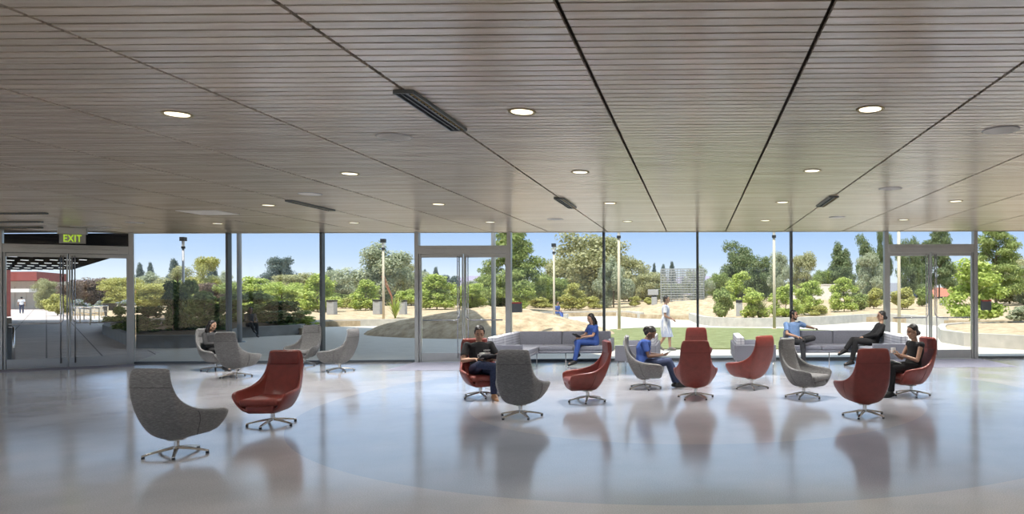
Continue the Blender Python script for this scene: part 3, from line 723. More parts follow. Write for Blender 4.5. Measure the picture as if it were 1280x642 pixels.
# ------------------------------------------------------------------ far left: canopy, red building, railings
cz = 3.6
c0 = A(167, 29.2); sdv = Vector((-0.715, 0.70, 0))
t = empty('entrance_canopy', (c0.x, c0.y, cz)); tag(t, 'deep black flat canopy dotted with small square lights over the left path', 'canopy')
bm = bmesh.new(); prism(bm, [(0, 0), (-26, 0), (-26+sdv.x*29, sdv.y*29), (sdv.x*29, sdv.y*29)], 0, 0.76); obj('roof_slab', bm, 'soffit_black', t)
nsp = 0
for k in range(6):
    yy = 3.2+3.35*k
    for i in range(14):
        x = -1.2 - i*0.755 + sdv.x/sdv.y*yy
        px_ = (x+c0.x)
        p = Vector((c0.x+x, c0.y+yy, cz)) - CAM
        u = CX + F_PX*p.dot(cR)/p.dot(cF)
        if u < -3 or u > 150: continue
        bm = bmesh.new(); box(bm, (x, yy, -0.012), (0.11, 0.34, 0.03)); obj('skylight', bm, 'canopy_lens', t); nsp += 1
for k in range(3):
    bm = bmesh.new(); tube(bm, [(-22+sdv.x*14*k, 3+sdv.y*14*k, -cz), (-22+sdv.x*14*k, 3+sdv.y*14*k, 0)], 0.15, 14); obj('column', bm, 'red_wall', t)
# red and cream building
t = empty('entrance_building', (A(25, 95).x, 95, 0)); tag(t, 'cream building with dark red roof band at the end of the left path', 'building')
def X(px, y): return A(px, y).x
x0 = t.location.x
bm = bmesh.new(); 
box(bm, ((X(-60, 95)+X(43, 95))/2-x0, 4, 1.9), (X(43, 95)-X(-60, 95), 8, 3.8)); 
for k in range(6): box(bm, (X(43, 95)-x0-1.1-k*1.6, -0.02, 1.6), (0.06, 0.05, 3.0))
obj('wall', bm, 'cream_wall', t)
bm = bmesh.new(); prism(bm, [(X(-80, 90)-x0, -4), (X(46, 90)-x0, -5), (X(76, 100)-x0, 6), (X(-80, 100)-x0, 12)], 3.75, 4.9); obj('roof_band', bm, 'red_wall', t)
bm = bmesh.new(); box(bm, (X(5.5, 60)-x0, 60-95, 2.2), (0.62, 0.5, 4.5)); obj('red_pier', bm, 'red_wall', t)
bm = bmesh.new(); box(bm, (X(14, 88)-x0, -6, 2.45), (3.6, 1, 0.45)); obj('cornice', bm, 'white_wall', t)
# low garden wall and railings
p0 = A(96, 62); p1 = A(176, 62)
bm = bmesh.new(); seg_box(bm, p0, p1, 0.4, -0.2, 0.72); box(bm, ((p0.x+p1.x)/2, p0.y, 0.75), ((p1-p0).length+0.1, 0.5, 0.07))
tag(obj('garden_wall', bm, 'concrete_curb'), 'long low pale garden wall beyond the railings on the left', 'wall')
def railing(a, b_, n, lab):
    t = empty('railing', a); tag(t, lab, 'railing'); d = b_-a
    bm = bmesh.new(); tube(bm, [(0, 0, 0.95), (d.x, d.y, 0.95)], 0.03, 8); tube(bm, [(0, 0, 0.55), (d.x, d.y, 0.55)], 0.018, 8); obj('handrail', bm, 'chrome', t, smooth=True)
    for k in range(n):
        bm = bmesh.new(); q = d*(k/(n-1)); tube(bm, [(q.x, q.y, 0), (q.x, q.y, 0.95)], 0.03, 8); obj('baluster', bm, 'tan_pole', t, smooth=True)
railing(G(89, 401), G(113, 406), 3, 'short steel handrail seen through the left-hand doors, nearest of three')
railing(G(97, 398), G(124, 403), 4, 'steel handrail in the middle of the three behind the left-hand doors')
railing(G(118, 398), G(135, 397), 3, 'steel handrail farthest of the three, beside the planter corner')
# plant pot on the wall
p = A(137, 60); t = empty('plant_pot', (p.x, p.y, 0.0)); tag(t, 'dark conical plant pot in front of the low garden wall', 'plant pot')
bm = bmesh.new(); tube(bm, [(0, 0, 0), (0, 0, 1.0), (0, 0, 1.1)], [0.32, 0.5, 0.55], 18); obj('pot', bm, 'black_metal', t)
# houses and fence on the right
def house(px0, px1, y, ztop, roofm, lab, wall='white_wall', rh=1.2):
    a, b_ = A(px0, y), A(px1, y); W = (b_-a).length; t = empty('house', ((a.x+b_.x)/2, y, 0)); tag(t, lab, 'house')
    bm = bmesh.new(); box(bm, (0, 3, (ztop-rh)/2), (W*0.94, 6, ztop-rh)); obj('wall', bm, wall, t)
    bm = bmesh.new(); e = W/2+0.4; v_ = [bm.verts.new(q) for q in ((-e, -0.6, ztop-rh), (e, -0.6, ztop-rh), (e, 6.6, ztop-rh), (-e, 6.6, ztop-rh), (-e*0.72, 3, ztop), (e*0.72, 3, ztop))]
    for f in ((0, 1, 5, 4), (2, 3, 4, 5), (1, 2, 5), (3, 0, 4), (3, 2, 1, 0)): bm.faces.new([v_[q] for q in f])
    obj('roof', bm, roofm, t)
    bm = bmesh.new(); 
    for sx_ in (-0.2, 0.2): box(bm, (W*sx_, -0.02, (ztop-rh)*0.55), (1.2, 0.08, 1.0))
    obj('window', bm, 'mullion_dark', t)
house(1108, 1180, 105, Zat(1140, 353, 105), 'roof_grey', 'low house with a grey roof behind the right-hand doors', rh=2.2)
house(1168, 1196, 98, Zat(1180, 359, 98), 'tile_red', 'low house with an orange-red tiled roof behind the right-hand doors', rh=1.3)
house(1262, 1310, 98, Zat(1270, 356, 98), 'tile_red', 'low house with a reddish roof at the far right edge')
bm = bmesh.new(); a, b_ = A(985, 92), A(1064, 92); seg_box(bm, a, b_, 0.3, 0, Zat(1020, 356, 92)); seg_box(bm, a, b_, 0.4, Zat(1020, 356, 92), Zat(1020, 355, 92))
tag(obj('boundary_wall', bm, 'white_wall'), 'long cream boundary wall behind the bushes right of the tan lamp post', 'wall')
# ------------------------------------------------------------------ plants
def leaf_quad(bm, p, n, s, rnd, asp=0.55, t_=None):
    t1 = t_ if t_ is not None else Vector((rnd.gauss(0, 1), rnd.gauss(0, 1), rnd.gauss(0, 1)))
    t1 = (t1 - n*t1.dot(n))
    if t1.length < 1e-4: return
    t1.normalize(); t2 = n.cross(t1)
    a = p - t1*s; b_ = p + t1*s; c = p + t2*s*asp + n*s*0.15; d = p - t2*s*asp + n*s*0.15
    vs = [bm.verts.new(q) for q in (a, d, b_, c)]
    bm.faces.new(vs)
import numpy as np
def blobs_mesh(name, blobs, n, s, mat, seed, asp=0.55, droop=0.0):
    """leaves scattered through a set of ellipsoid clumps (cx,cy,cz,rx,rz)"""
    g = np.random.default_rng(seed); B = np.array(blobs)
    w = (B[:, 3]**2*B[:, 4])**0.67; idx = g.choice(len(B), n, p=w/w.sum()); b_ = B[idx]
    v_ = g.normal(size=(n, 3)); v_ /= np.linalg.norm(v_, axis=1)[:, None]
    r = np.where(g.random(n) < .8, g.uniform(.55, 1.1, n), g.uniform(.05, .6, n))[:, None]
    P = b_[:, :3] + v_*r*np.stack([b_[:, 3], b_[:, 3], b_[:, 4]], 1); P[:, 2] = np.maximum(P[:, 2], .01)
    nn = v_ + g.normal(size=(n, 3))*.6 + np.array([0, 0, .35]); nn /= np.linalg.norm(nn, axis=1)[:, None]
    t1 = g.normal(size=(n, 3))
    if droop: t1 = v_ + g.normal(size=(n, 3))*.4 + np.array([0, 0, -2*droop])
    t1 -= nn*(t1*nn).sum(1)[:, None]; t1 /= np.linalg.norm(t1, axis=1)[:, None]+1e-9; t2 = np.cross(nn, t1)
    S = (s*g.uniform(.6, 1.3, n))[:, None]
    V4 = np.stack([P-t1*S, P-t2*S*asp+nn*S*.15, P+t1*S, P+t2*S*asp+nn*S*.15], 1).reshape(-1, 3)
    me = bpy.data.meshes.new(name); me.vertices.add(4*n); me.vertices.foreach_set('co', V4.ravel())
    me.loops.add(4*n); me.loops.foreach_set('vertex_index', np.arange(4*n)); me.polygons.add(n); me.polygons.foreach_set('loop_start', np.arange(0, 4*n, 4))
    me.update(calc_edges=True); me.validate(); me.materials.append(M(mat)); return me
def trunk_mesh(h, r, branches, seed, spread=0.3):
    rnd = random.Random(seed); bm = bmesh.new()
    tube(bm, [(0, 0, -0.03), (rnd.uniform(-.01, .01), 0, h*0.5), (rnd.uniform(-.02, .02), 0, h)], [r, r*0.75, r*0.4], 7)
    for k in range(branches):
        a = rnd.uniform(0, 2*PI); z = h*rnd.uniform(0.35, 0.85); L = spread*rnd.uniform(0.6, 1.0)
        tube(bm, [(0, 0, z), (math.cos(a)*L*0.5, math.sin(a)*L*0.5, z+L*0.45), (math.cos(a)*L, math.sin(a)*L, z+L*0.7)], [r*0.45, r*0.3, r*0.12], 5)
    me = bpy.data.meshes.new('trunk'); bm.to_mesh(me); bm.free(); me.materials.append(M('bark')); return me
KIND = {}
def crown_blobs(kind, seed):
    rnd = random.Random(seed); B = []
    if kind == 'bush':
        for k in range(13):
            a = rnd.uniform(0, 2*PI); r = rnd.uniform(0.05, 0.34); z = rnd.uniform(0.18, 0.78)
            r *= math.sqrt(max(0.05, 1-((z-0.45)/0.5)**2)); B.append((math.cos(a)*r, math.sin(a)*r, z, rnd.uniform(.14, .22), rnd.uniform(.13, .2)))
    elif kind == 'shrub':
        for k in range(22):
            a = rnd.uniform(0, 2*PI); z = rnd.uniform(0.08, 0.92); r = rnd.uniform(0, 0.44)*(1.15-z*0.8)
            B.append((math.cos(a)*r, math.sin(a)*r, z, rnd.uniform(.07, .17), rnd.uniform(.06, .14)))
    elif kind == 'young':      # open young tree: clumps on upright branches, pointed top
        for k in range(26):
            z = rnd.uniform(0.08, 0.95); R = 0.44*math.sin(PI*min(1, (z*0.8+.12)))**0.6*(1.05-z*0.6); a = rnd.uniform(0, 2*PI); r = R*rnd.uniform(0.3, 1)
            B.append((math.cos(a)*r, math.sin(a)*r, z, rnd.uniform(.10, .17), rnd.uniform(.07, .13)))
        for k in range(7): B.append((math.cos(k*.9)*.22, math.sin(k*.9)*.22, .15+.02*(k % 3), .15, .11))
    elif kind == 'round':
        for k in range(60):
            z = rnd.uniform(0.06, 0.9); R = 0.42*math.sqrt(max(0.02, 1-((z-0.55)/0.48)**2)); a = rnd.uniform(0, 2*PI); r = R*rnd.uniform(0.35, 1)
            B.append((math.cos(a)*r, math.sin(a)*r, z, rnd.uniform(.12, .20), rnd.uniform(.07, .12)))
    elif kind == 'pine':
        for k in range(34):
            z = 0.16 + 0.84*(k/34); R = 0.42*(1-z)**0.6+0.05; a = k*2.4+rnd.uniform(-.5, .5); r = R*rnd.uniform(0.4, 1)
            B.append((math.cos(a)*r, math.sin(a)*r, z, 0.08+0.11*(1-z)+rnd.uniform(0, .03), rnd.uniform(.04, .07)))
    elif kind == 'conifer':
        for k in range(26):
            z = 0.08 + 0.88*(k/26); R = 0.34*(1-z)**0.75*(1+0.25*math.sin(k*2.1)); a = k*2.4; r = R*rnd.uniform(0.2, 0.8)
            B.append((math.cos(a)*r, math.sin(a)*r, z, 0.07+0.18*(1-z), 0.085))
    elif kind == 'wispy':
        for k in range(22):
            z = rnd.uniform(0.06, 0.96); R = 0.40*math.sqrt(max(0.03, 1-((z-0.5)/0.52)**2)); a = rnd.uniform(0, 2*PI); r = R*rnd.uniform(0.2, 1)
            B.append((math.cos(a)*r, math.sin(a)*r, z, rnd.uniform(.10, .17), rnd.uniform(.10, .17)))
    return B
PAR = {'shrub': (2300, .048, .5, 0.15), 'bush': (5000, .038, .6, 0), 'young': (5500, .029, .6, 0), 'round': (15000, .021, .55, 0), 'pine': (15000, .025, .28, 0.1), 'conifer': (12000, .027, .3, 0.1), 'wispy': (15000, .023, .34, 0.3)}
def get_kind(kind, mat, var):
    key = (kind, mat, var)
    if key not in KIND:
        n, s, asp, dr = PAR[kind]; sd_ = sum(ord(c) for c in kind+mat)*7+var
        KIND[key] = (blobs_mesh('foliage', crown_blobs(kind, sd_), n, s, mat, sd_, asp, droop=dr),
                     trunk_mesh(0.75 if kind != 'bush' else 0.5, {'bush': .018, 'young': .012}.get(kind, .018), 7 if kind != 'conifer' else 2, sd_, 0.25))
    return KIND[key]
pr = random.Random(5)
def plant(kind, mat, px, top, wpx, lab, y=None, base=None, z0=None, cat='tree', group=None, nm=None, var=None):
    """a tree or bush whose foot is at depth y (or where pixel row base meets the ground)"""
    if y is None: y = G(px, base, 0.3).y
    free = z0 is None
    if z0 is None: z0 = 0.28 if y > 30 else 0.0
    p = A(px, y, z0)
    if free: z0 = terrain(p.x, p.y); p.z = z0
    h = Zat(px, top, y) - z0; w = wpx*y/F_PX
    nm = nm or {'bush': 'garden_bush', 'young': 'young_tree', 'round': 'round_tree', 'pine': 'pine_tree', 'conifer': 'conifer_tree', 'wispy': 'wispy_tree'}[kind]
    t = empty(nm, (p.x, p.y, z0-0.02), pr.uniform(0, 6.28)); tag(t, lab, cat, group)
    fm, tm = get_kind(kind, mat, pr.randint(0, 1) if var is None else var)
    wn = {'shrub': 0.95, 'bush': 0.98, 'young': 0.86, 'round': 0.98, 'pine': 0.86, 'conifer': 0.66, 'wispy': 0.90}[kind]
    sc_ = w/wn
    for nme, me in (('foliage', fm), ('trunk', tm)):
        o = bpy.data.objects.new(nme, me); COL.objects.link(o); o.parent = t; o.scale = (sc_, sc_, h/1.0)
    return t
T = plant
# far tree line, left to right
T('round', 'leaf_olive', 57, 346, 28, 'round olive tree beside the cream building on the left path', y=86)
T('round', 'leaf_purple', 118, 344, 54, 'broad purple-brown tree behind the railings', y=88)
T('round', 'leaf_purple', 88, 350, 30, 'purple-brown tree behind the left door handles', y=80)
T('bush', 'leaf_yellow', 72, 364, 34, 'yellow-green bush beside the left path', y=62, cat='bush')
T('round', 'leaf_yellow', 152, 344, 44, 'yellow-green tree left of the corner post', y=80)
for px, lab in ((100, 'low bank of blue-flowered plants behind the railings'), (128, 'blue-flowered plants behind the dark plant pot'), (155, 'blue-flowered plants near the corner post')):
    T('bush', 'flower_blue', px, 371, 26, lab, y=66, cat='flowers', nm='flowering_shrub')
T('bush', 'leaf_yellow', 135, 370, 16, 'small yellow bush growing in the dark plant pot', y=60.3, z0=0.95, cat='bush')
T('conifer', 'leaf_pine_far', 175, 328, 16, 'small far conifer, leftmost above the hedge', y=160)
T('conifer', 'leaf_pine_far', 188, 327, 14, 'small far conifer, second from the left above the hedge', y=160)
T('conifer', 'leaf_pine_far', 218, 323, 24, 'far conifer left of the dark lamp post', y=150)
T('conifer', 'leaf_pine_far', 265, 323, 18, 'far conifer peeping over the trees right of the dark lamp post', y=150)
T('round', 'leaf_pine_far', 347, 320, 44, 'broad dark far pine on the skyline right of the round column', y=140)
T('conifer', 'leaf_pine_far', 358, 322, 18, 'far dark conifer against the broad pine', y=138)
T('wispy', 'leaf_grey', 182, 341, 54, 'grey-green tree just right of the corner post', y=95)
T('round', 'leaf_yellow', 190, 352, 62, 'yellow-green rounded tree behind the dark planter bushes', y=70)
T('wispy', 'leaf_olive', 222, 332, 60, 'pale olive tree around the dark lamp post', y=85)
T('wispy', 'leaf_yellow', 254, 322, 54, 'tall pale green feathery tree right of the dark lamp post', y=78)
T('wispy', 'leaf_grey', 278, 340, 40, 'grey feathery tree left of the round column', y=84)
T('round', 'leaf_purple', 266, 352, 40, 'brownish tree between feathery ones near the round column', y=72)
T('young', 'leaf_bright', 318, 345, 56, 'bright green tree just right of the round column', y=60)
T('round', 'leaf_bright', 352, 350, 60, 'bright leafy tree under the broad far pine', y=56)
T('round', 'leaf_olive', 370, 339, 60, 'olive rounded tree behind the bright ones on the left', y=95)
T('young', 'leaf_bright', 397, 343, 60, 'bright green tree left of the window mullion by the grey chairs', y=52)
T('round', 'leaf_mid', 300, 352, 60, 'mid-green tree directly behind the round column', y=66)
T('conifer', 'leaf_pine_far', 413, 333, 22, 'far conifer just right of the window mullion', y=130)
T('wispy', 'leaf_grey', 428, 340, 50, 'hazy grey tree behind the leftmost grey bin', y=100)
T('wispy', 'leaf_grey', 477, 306, 98, 'very large grey-green tree behind the tan lamp post with the black lantern', y=72, var=0)
T('wispy', 'leaf_olive', 500, 326, 50, 'olive tree to the right of the very large grey-green one', y=80)
T('round', 'leaf_olive', 520, 338, 44, 'olive tree behind the left frame of the middle doors', y=100)
T('young', 'leaf_bright', 457, 350, 46, 'bright yellow-green young tree between the grey bins', base=391)
T('bush', 'leaf_yellow', 432, 371, 32, 'pale yellow-green bush right of the leftmost grey bin', base=389, cat='bush')
T('bush', 'leaf_bright', 508, 358, 36, 'rounded bright bush behind the bin near the middle doors', y=62, cat='bush')
T('young', 'leaf_bright', 546, 342, 56, 'bright leafy tree seen through the left leaf of the middle doors', base=390)
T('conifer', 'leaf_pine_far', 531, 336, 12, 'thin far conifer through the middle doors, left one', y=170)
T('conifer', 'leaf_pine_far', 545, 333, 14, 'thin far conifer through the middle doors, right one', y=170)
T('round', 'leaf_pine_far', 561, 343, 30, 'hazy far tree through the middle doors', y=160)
T('round', 'leaf_bright', 590, 352, 50, 'green bush behind the middle door handles', y=60)
T('bush', 'leaf_mid', 575, 360, 40, 'mid-green bush low behind the middle doors', y=62, cat='bush')
T('round', 'leaf_mid', 612, 340, 40, 'dark green tree seen through the right leaf of the middle doors', y=75)
T('pine', 'leaf_mid', 640, 278, 84, 'tall loose pine beside the right frame of the middle doors', y=56, var=0)
T('bush', 'leaf_bright', 652, 356, 44, 'bright bushes at the foot of the tall loose pine', y=54, cat='bush')
T('bush', 'leaf_dark', 622, 362, 50, 'dark shrub at the foot of the tall loose pine', y=57, cat='bush')
# big trees behind the far seated person
T('round', 'leaf_olive', 737, 288, 104, 'huge spreading olive-green tree, tallest in the garden', y=78, var=0)
T('round', 'leaf_olive', 700, 318, 60, 'left shoulder of trees beside the huge spreading tree', y=90)
T('round', 'leaf_mid', 690, 346, 60, 'dark green tree low behind the pale lamp post', y=68)
T('round', 'leaf_olive', 786, 318, 66, 'olive tree right of the huge spreading tree', y=92)
T('wispy', 'leaf_grey', 767, 322, 50, 'silvery willow-like tree beside the window mullion', y=64)
T('round', 'leaf_olive', 812, 338, 46, 'olive tree left of the mesh screen', y=88)
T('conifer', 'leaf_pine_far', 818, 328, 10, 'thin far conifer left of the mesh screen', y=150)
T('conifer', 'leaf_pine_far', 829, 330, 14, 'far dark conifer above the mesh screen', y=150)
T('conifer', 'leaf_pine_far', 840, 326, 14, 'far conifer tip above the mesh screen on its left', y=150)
T('young', 'leaf_yellow', 716, 354, 40, 'yellow-green young tree right of the far seated person', base=388)
T('bush', 'leaf_yellow', 741, 369, 30, 'pale hedge bush right of the yellow-green young tree', y=62, cat='bush')
T('bush', 'leaf_yellow', 675, 370, 46, 'pale hedge bush left of the pale lamp post', y=64, cat='bush')
T('bush', 'leaf_yellow', 793, 369, 20, 'small round pale bush right of the tan lamp post by the lawn', y=66, cat='bush')
T('bush', 'leaf_yellow', 811, 370, 16, 'small round pale bush behind the grey block lamp', y=70, cat='bush')
# right of the screen
T('wispy', 'leaf_grey', 872, 332, 40, 'faint grey-green tree behind the right end of the mesh screen', y=75)
T('round', 'leaf_pine', 920, 297, 44, 'tall dark pine with rounded clumps behind the red chairs', y=84, var=1)
T('round', 'leaf_mid', 900, 338, 36, 'green tree at the left foot of the tall dark pine', y=80)
T('round', 'leaf_pine', 950, 317, 42, 'second dark green tree right of the tall dark pine', y=82)
T('wispy', 'leaf_grey', 977, 318, 38, 'silvery tree behind the tan lamp post by the lawn', y=76)
T('round', 'leaf_olive', 1004, 312, 36, 'rounded olive tree right of the window mullion', y=86)
T('round', 'leaf_mid', 1031, 334, 34, 'dark low tree above the cream boundary wall', y=98)
T('conifer', 'leaf_pine', 1048, 302, 36, 'dense cone-shaped tree above the cream boundary wall', y=98)
T('conifer', 'leaf_pine', 1058, 310, 26, 'narrower cone-shaped tree beside the dense one', y=106)
T('round', 'leaf_pine', 1084, 289, 30, 'tall dark tree just left of the right-hand doors', y=90)
T('wispy', 'leaf_grey', 1090, 320, 46, 'broad silvery tree left of the right-hand doors', y=72)
T('wispy', 'leaf_pine', 1105, 290, 26, 'dark tree behind the left frame of the right-hand doors', y=92)
T('round', 'leaf_pine', 1136, 293, 30, 'tall pine through the left leaf of the right-hand doors', y=100)
T('round', 'leaf_pine', 1150, 300, 26, 'second tall pine through the right-hand doors', y=104)
T('pine', 'leaf_pine', 1174, 278, 48, 'tallest pine behind the middle of the right-hand doors', y=92)
T('round', 'leaf_olive', 1200, 332, 30, 'hazy tree between the tallest pine and the bright tree', y=120)
T('pine', 'leaf_mid', 1245, 280, 76, 'big green pine behind the bright tree at the right', y=60, var=1)
T('round', 'leaf_olive', 1262, 318, 60, 'dark olive tree at the right edge', y=66)
T('round', 'leaf_grey', 1285, 330, 40, 'grey tree cut by the right edge', y=62)
# the unbroken hedge-like row of trees closing the garden
hr_ = random.Random(21)
for px in range(88, 1300, 34):
    if 20 < px < 70 or 1105 < px < 1200: continue
    T(hr_.choice(['round', 'round', 'wispy']), hr_.choice(['leaf_olive', 'leaf_mid', 'leaf_olive', 'leaf_grey']), px+hr_.uniform(-8, 8), hr_.uniform(347, 356), 56, 'background tree in the continuous leafy row at the far end of the garden', y=104 + (px//34 % 3)*11, group='far row of trees closing the garden', nm='background_tree')
for px in range(180, 700, 30):
    T('bush', hr_.choice(['leaf_mid', 'leaf_yellow', 'leaf_olive']), px+hr_.uniform(-8, 8), hr_.uniform(364, 370), 40, 'low leafy shrub in the far hedge beneath the trees', y=hr_.uniform(68, 76), group='far low hedge shrubs', cat='bush', nm='hedge_shrub')
# mid-distance bushes
T('young', 'leaf_bright', 925, 340, 40, 'bright small tree behind the slim grey post bin', y=56)
T('bush', 'leaf_mid', 906, 352, 34, 'rounded green bush left of the slim grey post bin', base=398, cat='bush')
T('bush', 'leaf_bright', 942, 362, 46, 'green bush right of the slim grey post bin', base=398, cat='bush')
T('young', 'leaf_bright', 982, 356, 46, 'bright shrub right of the tan lamp post by the lawn', base=396)
T('young', 'leaf_bright', 1014, 350, 48, 'bright tall shrub behind the person in the light blue shirt', base=394)
T('bush', 'leaf_yellow', 1022, 380, 28, 'small yellow-green bush low behind the light blue shirt', base=395, cat='bush')
T('young', 'leaf_bright', 1055, 346, 44, 'slender bright young tree behind the right-hand sofa', base=391)
T('bush', 'leaf_mid', 1073, 362, 30, 'green bush left of the person in black on the sofa', base=390, cat='bush')
T('bush', 'leaf_yellow', 1092, 358, 34, 'orange-tinged bush left of the right-hand doors', base=388, cat='bush')
T('bush', 'leaf_yellow', 1128, 356, 40, 'yellow-green shrub through the left leaf of the right-hand doors', base=388, cat='bush')
T('bush', 'leaf_mid', 1153, 354, 28, 'green shrub behind the right-hand door handles', y=62, cat='bush')
T('young', 'leaf_bright', 1221, 322, 84, 'bright light-green tree in the round planter at the right', y=32, z0=0.40, var=1)
T('bush', 'leaf_grey', 1286, 377, 56, 'pale green bush in the planter at the right edge', y=31.0, z0=0.40, cat='bush')
# dark planter bushes on the left (in the added upper roof's shade)
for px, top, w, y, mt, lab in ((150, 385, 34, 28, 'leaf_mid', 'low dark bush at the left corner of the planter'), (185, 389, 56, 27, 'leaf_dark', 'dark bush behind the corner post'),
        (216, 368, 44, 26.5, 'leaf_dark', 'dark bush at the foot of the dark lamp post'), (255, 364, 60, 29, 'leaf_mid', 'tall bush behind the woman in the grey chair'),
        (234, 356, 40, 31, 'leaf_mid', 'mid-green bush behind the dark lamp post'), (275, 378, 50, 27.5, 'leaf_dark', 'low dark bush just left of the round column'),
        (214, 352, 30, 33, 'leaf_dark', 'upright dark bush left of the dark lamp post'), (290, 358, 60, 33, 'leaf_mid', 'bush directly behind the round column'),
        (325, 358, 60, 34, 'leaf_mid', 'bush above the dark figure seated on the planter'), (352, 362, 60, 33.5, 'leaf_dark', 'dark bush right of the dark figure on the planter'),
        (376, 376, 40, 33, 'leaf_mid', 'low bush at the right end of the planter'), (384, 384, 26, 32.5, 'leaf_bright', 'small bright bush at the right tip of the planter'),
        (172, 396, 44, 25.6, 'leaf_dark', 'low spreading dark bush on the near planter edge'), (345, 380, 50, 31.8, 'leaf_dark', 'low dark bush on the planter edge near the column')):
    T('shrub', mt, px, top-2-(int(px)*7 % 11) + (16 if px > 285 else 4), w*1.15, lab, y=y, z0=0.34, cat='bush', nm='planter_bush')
# strap-leaved plants
def spiky(px, base, top, wpx, lab, mat='leaf_bright', stalk=False, n=60):
    p = G(px, base, 0.28); h = Zat(px, top, p.y)-0.28; w = wpx*p.y/F_PX/2; rnd = random.Random(int(px))
    t = empty('strap_leaf_plant', (p.x, p.y, 0.24)); tag(t, lab, 'plant'); bm = bmesh.new()
    for k in range(n):
        a = rnd.uniform(0, 2*PI); L = rnd.uniform(0.5, 1.0); out = rnd.uniform(0.2, 1)*w; pts = []
        for s in range(5):
            u = s/4; pts.append(Vector((math.cos(a)*out*u**1.5, math.sin(a)*out*u**1.5, h*L*(u-0.25*u*u*out/w))))
        side = Vector((-math.sin(a), math.cos(a), 0))*0.05; prev = None
        for s, q in enumerate(pts):
            ww = side*(1-0.8*(s/4)**2); cur = (bm.verts.new(q-ww), bm.verts.new(q+ww))
            if prev: bm.faces.new((prev[0], prev[1], cur[1], cur[0]))
            prev = cur
    obj('leaves', bm, mat, t)
    if stalk:
        bm = bmesh.new()
        for k in range(4):
            a = rnd.uniform(2.4, 3.9); tube(bm, [(0, 0, 0), (math.cos(a)*.25, 0, h*0.9), (math.cos(a)*.9, 0.1, h*1.7)], [.03, .025, .015], 5)
        obj('flower_stalk', bm, 'stalk_red', t)
spiky(494, 397.5, 366, 24, 'spiky strap-leaved plant with reddish stalks by the tan lamp post', stalk=True)
spiky(949, 398, 369, 34, 'pale strap-leaved plant by the curb behind the red chairs', 'leaf_olive', n=110)
